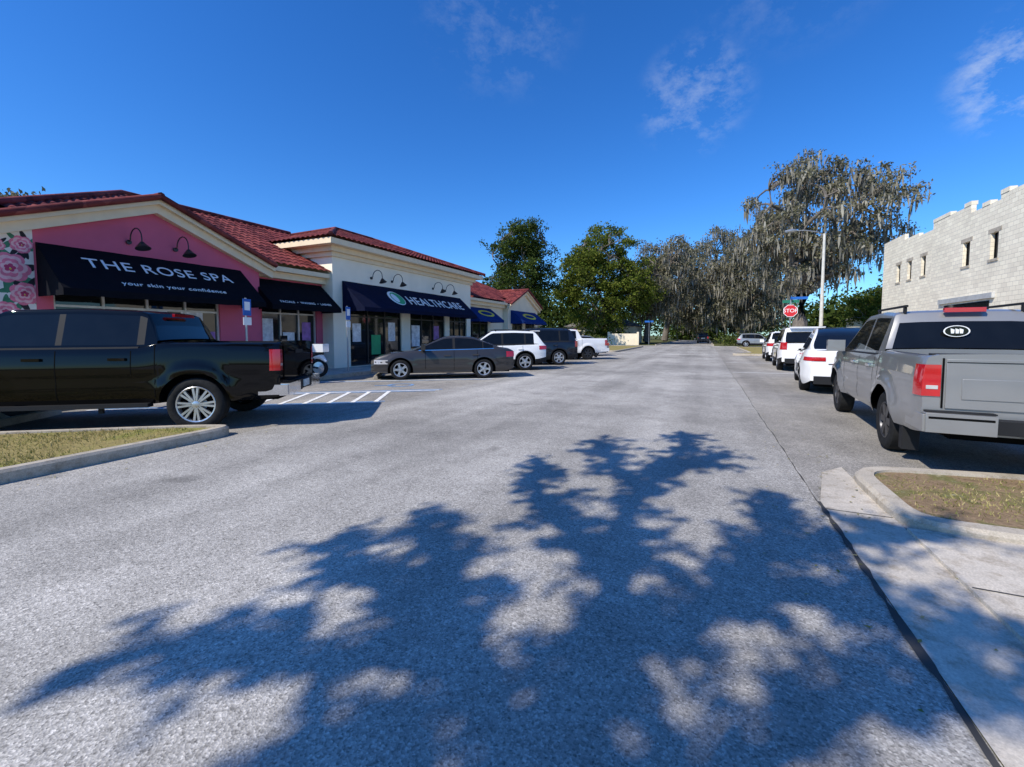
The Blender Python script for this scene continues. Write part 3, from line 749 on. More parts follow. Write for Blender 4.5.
def leaf(P, cx_, cz_, ln, a0, lift, mt='mgreen'):
    pts = []
    for i in range(12):
        t = 2*math.pi*i/12; u = ln*math.cos(t); v = ln*.36*math.sin(t)*(1-.3*math.cos(t)); pts.append(P(cx_+u*math.cos(a0)-v*math.sin(a0), cz_+u*math.sin(a0)+v*math.cos(a0), lift))
    mu.add(pts, [tuple(range(12))], mt)
fl = [(4.18, 2.98, .34, 1), (4.38, 2.42, .26, 2), (4.08, 2.0, .24, 6), (4.30, 1.5, .33, 3), (4.05, .95, .26, 4), (4.42, .85, .2, 7), (4.38, 3.52, .2, 5), (4.0, 3.45, .14, 8)]
for n_, (y, z, r, sd_) in enumerate(fl):
    Pm = lambda a, b, l: (XG+.004+l+.0001*n_, min(4.558, max(3.902, y+a)), max(.51, z+b))
    for q in range(7):
        an = q*.9+sd_
        leaf(Pm, math.cos(an)*r*1.05, math.sin(an)*r*1.05, r*.62, an+.5*(q % 2), .001+.0001*q, 'mgreen' if q % 3 else 'mblk')
    flower(Pm, r, sd_, .003)
for i in range(9):
    x = -14.6-i*.95; z = 1.2+1.1*(i % 3)+.3*math.sin(i)
    Pm = lambda a, b, l: (x+a, 3.885-l, z+b)
    for q in range(7): leaf(Pm, math.cos(q*.9+i)*.5, math.sin(q*.9+i)*.5, .34, q*.9+i, .001+.0001*q, 'mgreen' if q % 3 else 'mblk')
    flower(Pm, .5, i+20, .003)
mu.obj('flower_mural', bld)
def rake(X0, X1, yA, zA, yB, zB, h, mat):
    vs = [(x, y, z) for x in (X0, X1) for (y, z) in ((yA, zA), (yB, zB), (yB, zB+h), (yA, zA+h))]
    tr.add(vs, [(0, 1, 2, 3), (7, 6, 5, 4), (0, 4, 5, 1), (1, 5, 6, 2), (2, 6, 7, 3), (3, 7, 4, 0)], mat)
def gable(yp, hw, zp, Xw):
    for s in (-1, 1):
        y2 = yp+s*hw
        rake(Xw+.002, Xw+.20, yp, zp-.28, y2, zp-.28-sl*hw, .24, 'trim')
        rake(Xw+.002, Xw+.34, yp, zp-.05, y2, zp-.05-sl*hw, .14, 'trim')
        roof_face(rf, (Xw+.42, yp+s*hw, zp+.10-sl*hw), (-1, 0), (0, -s), sl, 6.5, lambda t: hw)
        rf.tube([(Xw+.40, yp+s*hw, zp+.14-sl*hw), (Xw+.40, yp, zp+.14)], .085, 8, 'tile')
    rf.tube([(Xw+.44, yp, zp+.15), (Xw-6, yp, zp+.15)], .10, 8, 'tile')
gable(yp, 3.42, zp, XG)
ops = [(.35, 2.7, .15, 2.75)]
wall(wl, (XM, 10.0), D, N_, 3.0, 0, 3.75, .3, ops, 'pink'); glaze(gl, fr, (XM, 10.0), D, N_, ops[0], 3, 'frame', 2.3)
def main_eave(y0, y1, X=XM):
    tr.box(X+.002, X+.25, y0, y1, 3.55, 3.78, 'trim'); tr.box(X+.002, X+.48, y0, y1, 3.782, 3.95, 'trim')
main_eave(10.0, 12.995)
Zm = 4.0; RM = 5.2; XE = XM+.55
roof_face(rf, (XE, 10.2, Zm), (0, 1), (-1, 0), .48, 5.1, lambda t: RM)
roof_face(rf, (XE, 3.3, Zm), (0, 1), (-1, 0), .48, 6.9, lambda t: max(.8, min(RM, t+.01)), s0=.8)
roof_face(rf, (XE-.8, 3.3, Zm), (-1, 0), (0, 1), .48, 9.6, lambda t: max(.01, min(RM, t+.8, 9.6-t)))
rf.tube([(XE-RM, 3.3+RM, Zm+.48*RM+.06), (XE-RM, 15.3, Zm+.48*RM+.06)], .10, 8, 'tile')
rf.tube([(XE-.8, 4.1, Zm+.45), (XE-RM, 3.3+RM, Zm+.48*RM+.06)], .09, 8, 'tile')
rf.add([(XE-RM, 3.3+RM, Zm+.48*RM), (XE-RM, 15.3, Zm+.48*RM), (XE-2*RM, 15.3, Zm), (XE-2*RM, 3.3, Zm)], [(0, 1, 2, 3)], 'tile')
X2 = -13.8
ops = [(.9, 4.3, .15, 2.75), (5.0, 8.2, .15, 2.75), (8.7, 10.7, .15, 2.75)]
wall(wl, (X2, 13.0), D, N_, 11.2, 0, 5.1, .3, ops, 'whitewall')
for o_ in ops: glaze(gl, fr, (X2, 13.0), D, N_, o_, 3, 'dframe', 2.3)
wl.box(-23, X2-.3, 13.0, 13.3, 0, 5.1, 'whitewall'); wl.box(-23, X2-.3, 23.9, 24.2, 0, 5.1, 'whitewall')
E2 = X2+.7; ya, yb = 12.3, 24.9; Z2 = 5.30; R2 = 4.9
for (h0, h1, o1) in ((4.67, 4.85, .10), (4.851, 5.05, .25), (5.051, 5.27, .6)):
    tr.box(X2+.002, X2+o1, 13-o1, 24.2+o1, h0, h1, 'trim')
    tr.box(-23, X2+.001, 13-o1, 12.998, h0, h1, 'trim'); tr.box(-23, X2+.001, 24.202, 24.2+o1, h0, h1, 'trim')
roof_face(rf, (E2, ya, Z2), (0, 1), (-1, 0), .36, yb-ya, lambda t: max(.01, min(R2, t, yb-ya-t)))
roof_face(rf, (E2, ya, Z2), (-1, 0), (0, 1), .36, 9.8, lambda t: max(.01, min(R2, t, 9.8-t)))
roof_face(rf, (E2, yb, Z2), (-1, 0), (0, -1), .36, 9.8, lambda t: max(.01, min(R2, t, 9.8-t)))
roof_face(rf, (E2-9.8, ya, Z2), (0, 1), (1, 0), .36, yb-ya, lambda t: max(.01, min(R2, t, yb-ya-t)), per=.54)
zt_ = Z2+.36*R2+.06
rf.tube([(E2-R2, ya+R2, zt_), (E2-R2, yb-R2, zt_)], .1, 8, 'tile')
for a, b in (((E2, ya), (E2-R2, ya+R2)), ((E2, yb), (E2-R2, yb-R2)), ((E2-9.8, ya), (E2-R2, ya+R2))):
    rf.tube([(*a, Z2+.07), (*b, zt_)], .09, 8, 'tile')
ops = [(.4, 3.6, .15, 2.75)]
wall(wl, (XM, 24.2), D, N_, 6.1, 0, 3.75, .3, ops, 'cream'); glaze(gl, fr, (XM, 24.2), D, N_, ops[0], 3, 'dframe', 2.3)
main_eave(24.205, 30.3)
roof_face(rf, (XE, 22.4, Zm), (0, 1), (-1, 0), .48, 7.8, lambda t: RM)
roof_face(rf, (XE, 30.2, Zm), (0, 1), (-1, 0), .48, 7.1, lambda t: max(.8, min(RM, 7.1-t)), s0=.8)
roof_face(rf, (XE-.8, 37.3, Zm), (-1, 0), (0, -1), .48, 9.6, lambda t: max(.01, min(RM, t+.8, 9.6-t)))
rf.tube([(XE-RM, 22.4, Zm+.48*RM+.06), (XE-RM, 37.3-RM, Zm+.48*RM+.06)], .10, 8, 'tile')
yp2 = 33.6
ops = [(.8, 2.9, .15, 2.75), (3.5, 5.7, .15, 2.75)]
wall(wl, (XG, 30.4), D, N_, 6.4, 0, 3.62, .3, ops, 'cream')
for o_ in ops: glaze(gl, fr, (XG, 30.4), D, N_, o_, 2, 'dframe', 2.3)
vs = []
z3 = lambda y: zp-sl*abs(y-yp2)
for x in (XG-.3, XG): vs += [(x, 30.4, 3.62), (x, 36.8, 3.62), (x, 36.8, z3(36.8)), (x, yp2, zp), (x, 30.4, z3(30.4))]
wl.add(vs, [(5, 6, 7, 8, 9), (4, 3, 2, 1, 0), (0, 1, 6, 5), (1, 2, 7, 6), (2, 3, 8, 7), (3, 4, 9, 8), (4, 0, 5, 9)], 'cream')
wl.box(-24, XG-.3, 36.5, 36.8, 0, 4.1, 'cream'); wl.box(XM-.3, XG-.3, 30.4, 30.7, 0, 4.1, 'cream')
gable(yp2, 3.42, zp, XG)
for (y, z0, z1, w, mt, X) in ((5.15, 1.0, 2.1, .5, 'poster', XG), (6.9, .8, 2.2, .7, 'poster', XG), (7.9, .9, 2.2, .6, 'poster', XG), (8.4, 1.0, 1.6, .3, 'poster2', XG), (10.6, .9, 2.1, .5, 'poster', XM), (11.5, .6, 1.6, .5, 'poster', XM), (12.3, 1.0, 2.0, .4, 'poster2', XM), (14.4, 1.2, 2.0, .5, 'poster', X2), (15.6, .6, 1.5, .6, 'green', X2), (16.7, 1.2, 2.1, .5, 'poster', X2), (18.6, .9, 2.0, .7, 'poster', X2), (20.5, 1.0, 2.0, .5, 'poster2', X2)):
    tr.box(X-.129, X-.12, y-w/2, y+w/2, z0, z1, mt)
wl.obj('walls', bld); gl.obj('windows', bld); fr.obj('window_frames', bld); rf.obj('tile_roof', bld, 50); tr.obj('cornice_and_panels', bld)
awning(bld, XG, 4.6, 9.35, 3.62, 2.38, 1.2, 'awn_blk')
awning(bld, XM, 9.95, 12.95, 3.5, 2.38, 1.1, 'awn_blk')
awning(bld, X2, 13.5, 22.9, 3.75, 2.48, 1.2, 'awn_navy')
awning(bld, XM, 24.5, 28.2, 3.4, 2.38, 1.1, 'awn_blue')
awning(bld, XG, 30.9, 36.2, 3.45, 2.38, 1.1, 'awn_blue')
text(bld, 'THE ROSE SPA', XG, 7.0, 3.62, 2.38, 1.2, .62, 3.5, 'txt', .36)
text(bld, 'your skin your confidence', XG, 7.0, 3.62, 2.38, 1.2, .2, 2.5, 'txt', .17, extr=.006)
text(bld, 'FACIALS  •  WAXING  •  LASHES', XM, 11.45, 3.5, 2.38, 1.1, .12, 2.2, 'txt', .11)
text(bld, 'HEALTHCARE', X2, 19.5, 3.75, 2.48, 1.2, .45, 5.0, 'txt', .58, extr=.01)
def disc(X, yc, zt, zb, pr, frac, rx, ry, mat, lift, sx=0):
    up = Vector((-pr, 0, zt-(zb+.16))).normalized(); xa = Vector((0, 1, 0)); n = xa.cross(up)
    base = Vector((X+pr*(1-frac), yc, zb+.16+(zt-zb-.16)*frac))+n*lift
    m = MB(); k = 28; m.add([base+xa*rx*math.cos(2*math.pi*i/k)+up*ry*math.sin(2*math.pi*i/k)+xa*sx for i in range(k)], [tuple(range(k))], mat)
    m.obj('logo', bld)
disc(X2, 16.2, 3.75, 2.48, 1.2, .5, .52, .48, 'txt', .02); disc(X2, 16.2, 3.75, 2.48, 1.2, .5, .42, .42, 'green', .024, .06); disc(X2, 16.2, 3.75, 2.48, 1.2, .5, .2, .3, 'txt', .028, -.1)
disc(XM, 26.5, 3.4, 2.38, 1.1, .5, 1.1, .36, 'yellow', .02); disc(XM, 26.5, 3.4, 2.38, 1.1, .5, .8, .2, 'awn_blue', .024)
disc(XG, 33.5, 3.45, 2.38, 1.1, .5, 1.3, .38, 'yellow', .02); disc(XG, 33.5, 3.45, 2.38, 1.1, .5, .95, .18, 'awn_blue', .024)
for y in (6.35, 7.45): gooseneck(bld, XG+.03, y, 3.95)
for y in (15.2, 16.6, 20.0, 21.2): gooseneck(bld, X2+.03, y, 4.05)

# --- block building on the right
blk = empty('block_building'); m = MB()
XB = 12.0
wall(m, (XB, 25.0), (0, 1), (-1, 0), 8.3, 0, 7.0, .2, [(2.0, 2.6, 5.0, 6.2), (4.3, 4.95, 5.0, 6.2)], 'block')
for (y0, y1, z1) in ((25.0, 27.0, 7.8), (27.0, 29.4, 7.6), (29.4, 33.3, 8.0)):
    m.box(XB, XB+.2, y0, y1, 7.0, z1, 'block')
m.box(XB-.02, XB+.25, 26.4, 27.0, 7.8, 8.0, 'block'); m.box(XB-.02, XB+.25, 29.4, 30.0, 8.0, 8.2, 'block'); m.box(XB-.02, XB+.25, 31.4, 33.3, 8.0, 8.2, 'block'); m.box(XB-.02, XB+.25, 27.8, 28.4, 7.6, 7.8, 'block')
m.box(XB+.2, 30, 25.0, 25.2, 0, 7.6, 'block')
wall(m, (XB+.3, 33.3), (0, 1), (-1, 0), 8.6, 0, 7.6, .2, [(1.6, 2.2, 5.2, 6.4), (3.6, 4.2, 5.2, 6.4), (5.4, 6.0, 5.2, 6.4)], 'block')
for y0, y1, z1 in ((33.3, 36, 7.8), (36, 38.2, 8.0), (38.2, 41.9, 8.4)): m.box(XB+.3, XB+.5, y0, y1, 7.6, z1, 'block')
m.box(XB+.5, 30, 41.7, 41.9, 0, 7.6, 'block'); m.box(XB+.2, XB+.3, 33.1, 33.3, 0, 7.7, 'block')
m.box(XB+1.2, 29.8, 25.4, 41.5, 6.6, 6.7, 'dirt')
for y0, y1, x, z0, z1 in ((27.0, 27.6, XB, 5.0, 6.2), (29.3, 29.95, XB, 5.0, 6.2), (34.9, 35.5, XB+.3, 5.2, 6.4), (36.9, 37.5, XB+.3, 5.2, 6.4), (38.7, 39.3, XB+.3, 5.2, 6.4)):
    m.box(x+.14, x+.17, y0+.002, y1-.002, z0+.002, z1-.002, 'under'); m.box(x+.10, x+.135, (y0+y1)/2-.02, (y0+y1)/2+.02, z0+.003, z1-.003, 'dframe')
    m.box(x-.04, x-.003, y0-.08, y1+.08, z0-.12, z0-.003, 'kerb'); m.box(x-.012, x-.002, y0-.2, y1+.2, z1+.002, z1+.19, 'kerb')
m.box(XB-.12, XB-.002, 27.0, 32.0, 3.2, 3.45, 'frame')
m.box(XB-.03, XB-.002, 27.4, 31.5, .0, 3.1, 'glass')
m.obj('walls', blk)
def house(name, x, y, w, d, h, wm, rm):
    e = empty(name, (x, y, 0)); m = MB(); m.box(-w/2, w/2, -d/2, d/2, 0, h, wm)
    o = .5; a, b = w/2+o, d/2+o; r = h+min(a, b)*.45; k = min(a, b)
    rx = max(0, a-k)+.01; ry = max(0, b-k)+.01
    m.add([(-a, -b, h), (a, -b, h), (a, b, h), (-a, b, h), (-rx, -ry, r), (rx, -ry, r), (rx, ry, r), (-rx, ry, r)], [(0, 1, 5, 4), (1, 2, 6, 5), (2, 3, 7, 6), (3, 0, 4, 7), (4, 5, 6, 7), (3, 2, 1, 0)], rm)
    for xx in (-w*.3, w*.05, w*.3): m.box(xx-.5, xx+.5, -d/2-.03, -d/2-.004, .9, 2.1, 'glass'); m.box(xx-.6, xx+.6, -d/2-.02, -d/2-.003, .8, .9, 'txt')
    m.obj('shell', e)
MT['shingle'] = pmat('roof_shingle', (.15, .135, .12), .9, noise=.3, nscale=3)
house('house', 26, 74, 14, 9, 3.6, 'cream', 'shingle'); house('house', -17, 80, 12, 9, 3.0, 'cream', 'shingle'); house('house', -32, 62, 14, 9, 3, 'whitewall', 'shingle')
m = MB(); m.box(-13.5, -9.2, 66, 66.2, -.05, 1.7, 'cream'); m.box(-13.6, -13.3, 65.9, 66.3, -.05, 1.95, 'cream'); m.box(-9.3, -9.0, 65.9, 66.3, -.05, 1.95, 'cream'); m.obj('garden_wall')

# ------------------------------------------------------------------ street furniture
def octagon(r, y, x0, z0, off=math.pi/8): return [(x0+r*math.cos(off+i*math.pi/4), y, z0+r*math.sin(off+i*math.pi/4)) for i in range(8)]
e = empty('stop_sign', (5.45, 35.9, .1), math.radians(-4)); m = MB()
m.tube([(0, 0, 0), (0, 0, 3.9)], .035, 8, 'steel')
for r, y, mt in ((.46, -.05, 'txt'), (.425, -.054, 'red')):
    m.add(octagon(r, y, 0, 3.1), [tuple(range(8))], mt)
m.add(octagon(.46, -.045, 0, 3.1), [tuple(range(8))[::-1]], 'steel')
m.box(-.5, .5, -.012, .012, 3.66, 3.86, 'sgreen'); m.box(-.012, .012, -.5, .5, 3.88, 4.08, 'sblue'); m.box(.05, 1.0, -.02, .0, 3.89, 4.07, 'sblue')
m.obj('post_and_plates', e)
cu = bpy.data.curves.new('legend', 'FONT'); cu.body = 'STOP'; cu.align_x = 'CENTER'; cu.align_y = 'CENTER'; cu.size = .36; cu.extrude = .002; cu.materials.append(MT['txt'])
o = bpy.data.objects.new('legend', cu); COL.objects.link(o); o.parent = e; o.location = (0, -.06, 3.1); o.rotation_euler = (math.pi/2, 0, 0)
def street_sign(x, y):
    e = empty('street_name_sign', (x, y, 0)); m = MB(); m.tube([(0, 0, 0), (0, 0, 3.3)], .03, 8, 'steel'); m.box(-.6, .6, -.012, .012, 3.3, 3.55, 'sblue'); m.box(-.012, .012, -.5, .5, 3.56, 3.78, 'sgreen'); m.obj('post_and_blades', e)
street_sign(-7.4, 64.5)
e = empty('street_lamp', (8.2, 40.5, 0)); m = MB()
m.tube([(0, 0, 0), (0, 0, 4), (0, 0, 9.3)], [.14, .12, .085], 12, 'pole')
m.tube([(0, 0, 9.1), (-.5, -.1, 9.45), (-1.3, -.3, 9.6), (-2.1, -.45, 9.6)], .04, 8, 'steel')
m.tube([(-1.9, -.42, 9.62), (-2.2, -.48, 9.63), (-2.7, -.6, 9.58)], [.07, .15, .08], 10, 'steel'); m.obj('pole_and_head', e, 40)
def parking_sign(x, y):
    e = empty('disabled_parking_sign', (x, y, .1), math.radians(15)); m = MB(); m.tube([(0, 0, 0), (0, 0, 2.45)], .028, 8, 'steel')
    m.box(.035, .045, -.15, .15, 1.95, 2.42, 'sblue'); m.box(.046, .05, -.1, .1, 2.1, 2.34, 'txt'); m.box(.035, .045, -.15, .15, 1.68, 1.9, 'txt'); m.obj('post_and_plate', e)
parking_sign(-11.95, 8.1); parking_sign(-11.95, 11.9)
e = empty('motorcycle', (-12.1, 9.9, .13), math.radians(200)); m = MB()
for x in (-.7, .7):
    m.lathe_y((x, 0, .3), [(.2, -.05), (.28, -.055), (.3, -.02), (.3, .02), (.28, .055), (.2, .05), (.2, -.05)], 24, 'rubber'); m.lathe_y((x, 0, .3), [(.2, -.03), (.2, .03), (.03, .05), (.03, -.05), (.2, -.03)], 14, 'alloy')
m.tube([(-.7, .08, .3), (-.2, .08, .38), (.15, .05, .45)], .03, 8, 'blk'); m.tube([(.7, .08, .3), (.52, .08, .75), (.42, .06, 1.02)], .028, 8, 'chrome'); m.tube([(.7, -.08, .3), (.52, -.08, .75), (.42, -.06, 1.02)], .028, 8, 'chrome')
m.tube([(-.2, 0, .45), (.0, 0, .38), (.28, 0, .5)], [.12, .17, .1], 10, 'dalloy'); m.tube([(-.1, 0, .8), (.12, 0, .86), (.4, 0, .84)], [.1, .17, .1], 12, 'p_white')
m.tube([(-.85, 0, .78), (-.5, 0, .74), (-.05, 0, .76)], [.06, .13, .1], 10, 'blk'); m.tube([(-.95, 0, .5), (-.8, 0, .66), (-.55, 0, .68)], [.04, .1, .08], 8, 'p_white')
m.tube([(.4, -.38, 1.08), (.44, -.2, 1.05), (.44, .2, 1.05), (.4, .38, 1.08)], .018, 6, 'blk'); m.tube([(.5, 0, .9), (.62, 0, .88)], [.1, .08], 12, 'lampw')
m.tube([(-.75, -.14, .32), (-.3, -.14, .3), (.1, -.12, .34)], .045, 8, 'chrome'); m.box(-.95, -.6, -.2, .2, .82, 1.08, 'p_white'); m.box(.45, .48, -.18, .18, 1.05, 1.35, 'cglass')
m.obj('motorcycle_body', e, 40)

# ------------------------------------------------------------------ trees
def limb_pts(a, b, sag, n=6, wig=.3, rng=random):
    a = Vector(a); b = Vector(b); L_ = (b-a).length; out = []
    for i in range(n+1):
        t = i/n; p = a.lerp(b, t); p.z += sag*math.sin(math.pi*t)*L_
        if 0 < i < n: p += Vector((rng.uniform(-1, 1), rng.uniform(-1, 1), rng.uniform(-.6, .6)))*wig*L_*.12
        out.append(p)
    return out
def tree(name, base, h, crown, lean=(0, 0), trunk_r=.45, nc=60, per=320, lsize=.34, clr=1.5, leaf='oak', moss=0, seed=1, fork=.3, low=.25, nlimb=7, shell=.55, mlen=1., flat=.62):
    rg = random.Random(seed); rn = np.random.default_rng(seed)
    e = empty(name, (base[0], base[1], 0)); rx, ry, rz = crown; cz = h-rz
    cen = Vector((lean[0], lean[1], cz)); m = MB()
    fz = h*fork; ft = Vector((lean[0]*.25, lean[1]*.25, fz))
    m.tube([(0, 0, -.1), (0, 0, .3), (lean[0]*.1, lean[1]*.1, fz*.5), ft], [trunk_r*1.5, trunk_r*1.08, trunk_r*.9, trunk_r*.85], 10, 'bark')
    mains = []
    for k in range(nlimb):
        a = 2*math.pi*k/nlimb+rg.uniform(-.3, .3); q = rg.uniform(.5, .85); zz = rg.uniform(-.25, .7)
        tip = cen+Vector((rx*q*math.cos(a), ry*q*math.sin(a), rz*zz))
        P = limb_pts(ft, tip, rg.uniform(.0, .12), 7, .9, rg); m.tube(P, [trunk_r*.55*(1-.8*i/7) for i in range(8)], 7, 'bark'); mains.append(P)
    cl = []
    for k in range(nc):
        while True:
            v = Vector((rg.uniform(-1, 1), rg.uniform(-1, 1), rg.uniform(-1+low, 1)))
            if shell < v.length < 1: break
        wob = 1+.16*math.sin(3*math.atan2(v.y, v.x)+seed)+.1*math.sin(5*v.z+seed*2)
        c = cen+Vector((v.x*rx*wob, v.y*ry*wob, v.z*rz*(1+.1*math.sin(4*v.x+seed)))); r = clr*rg.uniform(.5, 1.3); cl.append((c, r))
        best = min((p for P in mains for p in P[2:]), key=lambda p: (p-c).length)
        m.tube(limb_pts(best, c, .05, 4, 1., rg), [trunk_r*.16*(1-.18*i) for i in range(5)], 5, 'bark', False)
    m.obj('trunk_and_limbs', e, 60)
    C = []
    for c, r in cl:
        n = int(per*(r/clr)**1.5)+10
        k = 7; sub = rn.normal(size=(k, 3))*r*.5; sub[:, 2] *= flat
        idx = rn.integers(0, k, n)
        C.append(sub[idx]+rn.normal(size=(n, 3))*np.array([.27, .27, .2])*r+np.array(c))
    C = np.concatenate(C); np_mesh('foliage', leaf_quads(C, lsize, rn), 4, MT[leaf], e)
    if moss:
        idx = rn.integers(0, len(C), moss); T = C[idx]; ln = rn.uniform(.25, 1., moss)**1.8*1.9*mlen; a = rn.uniform(0, 3.14, moss); w = rn.uniform(.04, .13, moss)
        d = np.stack([np.cos(a)*w, np.sin(a)*w, 0*a], 1); dn_ = np.stack([rn.normal(0, .15, moss), rn.normal(0, .15, moss), -ln], 1)
        V = np.stack([T-d*.6, T+dn_*.5-d, T+dn_, T+dn_*.5+d, T+d*.6], 1).reshape(-1, 3); np_mesh('hanging_moss', V, 5, MT['moss'], e)
    return e
tree('live_oak_tree', (9.0, 54), 19.3, (7.3, 7, 6.6), (1.0, 0), .75, 150, 175, .26, 1.2, 'oakdry', 4200, 3, .30, .0, 13, .38, .9, .5)
tree('live_oak_tree', (-23, 54), 16.6, (4.6, 4.6, 6.2), (0, 0), .45, 150, 190, .30, 1.15, 'oak', 0, 5, .3, .2, 7, .4)
tree('broadleaf_tree', (-16.3, 70), 18.4, (7.0, 7, 8.6), (.5, 0), .5, 260, 230, .36, 1.35, 'green2', 0, 8, .2, .0, 8, .45)
tree('live_oak_tree', (-9.6, 80), 17.8, (7.5, 8, 7), (1.5, 0), .6, 140, 160, .34, 1.35, 'oakdry', 3500, 11, .28, .05, 8, .3)
tree('live_oak_tree', (-8.5, 104), 20.5, (9.5, 9, 9), (4, 0), .7, 150, 160, .46, 1.7, 'oakdry', 3500, 13, .28, .05, 8, .3, 1.3)
tree('live_oak_tree', (6.0, 84), 20, (7.5, 8, 9), (-.5, 0), .6, 150, 160, .34, 1.45, 'oakdry', 4500, 17, .28, .05, 8, .3, 1.2)
tree('live_oak_tree', (10.0, 112), 18, (10, 9, 8.5), (-3, 0), .6, 130, 160, .5, 1.8, 'oakdry', 1500, 19, .28, .05, 8, .3, 1.3)
tree('broadleaf_tree', (-39, 11.5), 10.6, (4.5, 4.5, 4), (0, 0), .3, 70, 200, .3, 1.0, 'oakdry', 0, 23)
tree('broadleaf_tree', (30, 86), 11.5, (7, 6, 5.2), (0, 0), .4, 90, 180, .4, 1.4, 'oak', 0, 29)
tree('broadleaf_tree', (20, 67), 7, (4, 4, 2.8), (0, 0), .3, 60, 180, .3, 1.0, 'green2', 0, 31)
rn = np.random.default_rng(42); C = []
def mass(n, x0, x1, y0, y1, h0, h1, s, per=110):
    for k in range(n):
        x = rn.uniform(x0, x1); y = rn.uniform(y0, y1); h = rn.uniform(h0, h1*(.75+.25*math.sin(x*.35)))
        C.append(rn.normal(size=(per, 3))*np.array([1, .85, .65])*s+np.array([x, y, h]))
mass(420, -150, 150, 130, 165, 3, 14, 2.8); mass(160, -110, -26, 75, 85, 2, 10, 2.2); mass(80, 20, 75, 92, 100, 2, 8, 2.2); mass(60, -6, 6, 128, 140, 1.5, 13, 2.2)
C = np.concatenate(C); C = C[C[:, 2] > .1]; np_mesh('distant_trees', leaf_quads(C, .85, rn, .8), 4, MT['oak'])
C = []
for k in range(110):
    s = k/109
    c = np.array([-12-s*2, 66.8+s*14, .8]) if k % 2 else np.array([2.5+s*12, 67+s*10, .7])
    C.append(rn.normal(size=(90, 3))*np.array([.7, .7, .45])+c)
for k in range(40):
    C.append(rn.normal(size=(90, 3))*np.array([.6, .5, .35])+np.array([-12.5+rn.uniform(-.6, .6), 40+k*.4, .6]))
C = np.concatenate(C); C = C[C[:, 2] > .02]; np_mesh('hedge', leaf_quads(C, .22, rn, .7), 4, MT['hedge'])

# ---- oak behind the camera whose overhanging limbs shade the road
EL = math.radians(44); AZ = math.radians(31); SX, SY = math.sin(AZ), math.cos(AZ)
kk = 1/math.tan(EL)
def up(gx, gy, h): return Vector((gx-SX*kk*h, gy-SY*kk*h, h))
e = empty('live_oak_tree'); m = MB(); rg = random.Random(77); rn = np.random.default_rng(77)
tb = Vector((3.0, -9.5, 0)); fk = Vector((1.8, -9.2, 3.8))
m.tube([tb, tb+Vector((0, 0, .4)), (tb+fk)/2, fk], [.6, .45, .38, .34], 12, 'bark')
H = 6.6
root = up(-.45, .2, 6.2)
P = limb_pts(fk, root, .08, 7, .6, rg); m.tube(P, [.26-.02*i for i in range(8)], 9, 'bark')
paths = [
 [(-.45, .2), (-.46, 1.43), (-.40, 1.9), (-.45, 2.6), (-.55, 3.3), (-.55, 4.3), (-.35, 5.4), (-.2, 6.5), (-.1, 7.1)],
 [(-.45, 2.6), (-.9, 3.1), (-1.3, 3.5), (-1.6, 4.2), (-1.75, 4.8)],
 [(-.55, 4.3), (-.9, 4.9), (-1.15, 5.5), (-1.35, 6.1)],
 [(-.45, 1.2), (-1.0, 1.7), (-1.5, 1.9), (-2.1, 2.0), (-2.6, 2.3)],
 [(-1.0, 1.6), (-1.5, 1.4), (-2.1, 1.2), (-2.6, .95)],
 [(-1.2, 1.8), (-1.5, 2.3), (-1.9, 2.6), (-2.1, 3.0)],
 [(-.40, 1.9), (.1, 2.6), (.35, 3.3), (.6, 4.0), (.65, 4.7)],
 [(.1, 2.6), (.65, 2.95), (1.1, 2.8), (1.6, 2.9)],
 [(-.3, 1.2), (.4, 1.9), (1.0, 2.4), (1.6, 2.3)],
 [(.35, 3.3), (.9, 3.7), (1.3, 4.1), (1.7, 4.2)],
 [(-.35, 5.0), (.0, 5.4), (.3, 5.9)],
 [(-.45, .9), (-1.0, 1.1), (-1.4, .8)], [(-.45, .3), (.5, .9), (1.2, 1.3)], [(-.45, .2), (-1.4, .1), (-2.2, .1)], [(0, .4), (.8, .2), (1.8, .6)]]
C = []
for pi_, pa in enumerate(paths):
    pts = []; hh = H+rg.uniform(-.5, .5) if pi_ else H
    for i in range(len(pa)-1):
        for t in (0, .34, .67):
            gx = pa[i][0]*(1-t)+pa[i+1][0]*t; gy = pa[i][1]*(1-t)+pa[i+1][1]*t
            pts.append(up(gx+rg.uniform(-.05, .05), gy+rg.uniform(-.05, .05), H+(hh-H)*min(1, (i+t)/2)+rg.uniform(-.06, .06)))
    r0 = .12 if pi_ == 0 else .08
    m.tube(pts, [r0*(1-.65*i/(len(pts)-1))+.008 for i in range(len(pts))], 6, 'bark')
    for i, p in enumerate(pts):
        for s in range(6):
            dr = Vector((rg.uniform(-1, 1), rg.uniform(-1, 1)+.35, rg.uniform(-.5, .6))).normalized(); ln = rg.uniform(.15, .45)
            tw = [p, p+dr*ln*.5+Vector((0, 0, .03)), p+dr*ln]
            m.tube(tw, [.016, .011, .005], 4, 'bark', False)
            n = 32; t = rn.uniform(.2, 1.1, (n, 1)); C.append(np.array(p)+np.array(dr)*ln*t+rn.normal(size=(n, 3))*.038)
m.obj('trunk_and_limbs', e, 60)
C = np.concatenate(C); np_mesh('foliage', leaf_quads(C, .10, rn, .5), 4, MT['oak'], e)
C = []
for k in range(30):
    c = np.array([rg.uniform(0, 6), rg.uniform(-14, -10.8), rg.uniform(5, 8)]); C.append(rn.normal(size=(160, 3))*.5+c)
np_mesh('foliage', leaf_quads(np.concatenate(C), .2, rn), 4, MT['oak'], e)

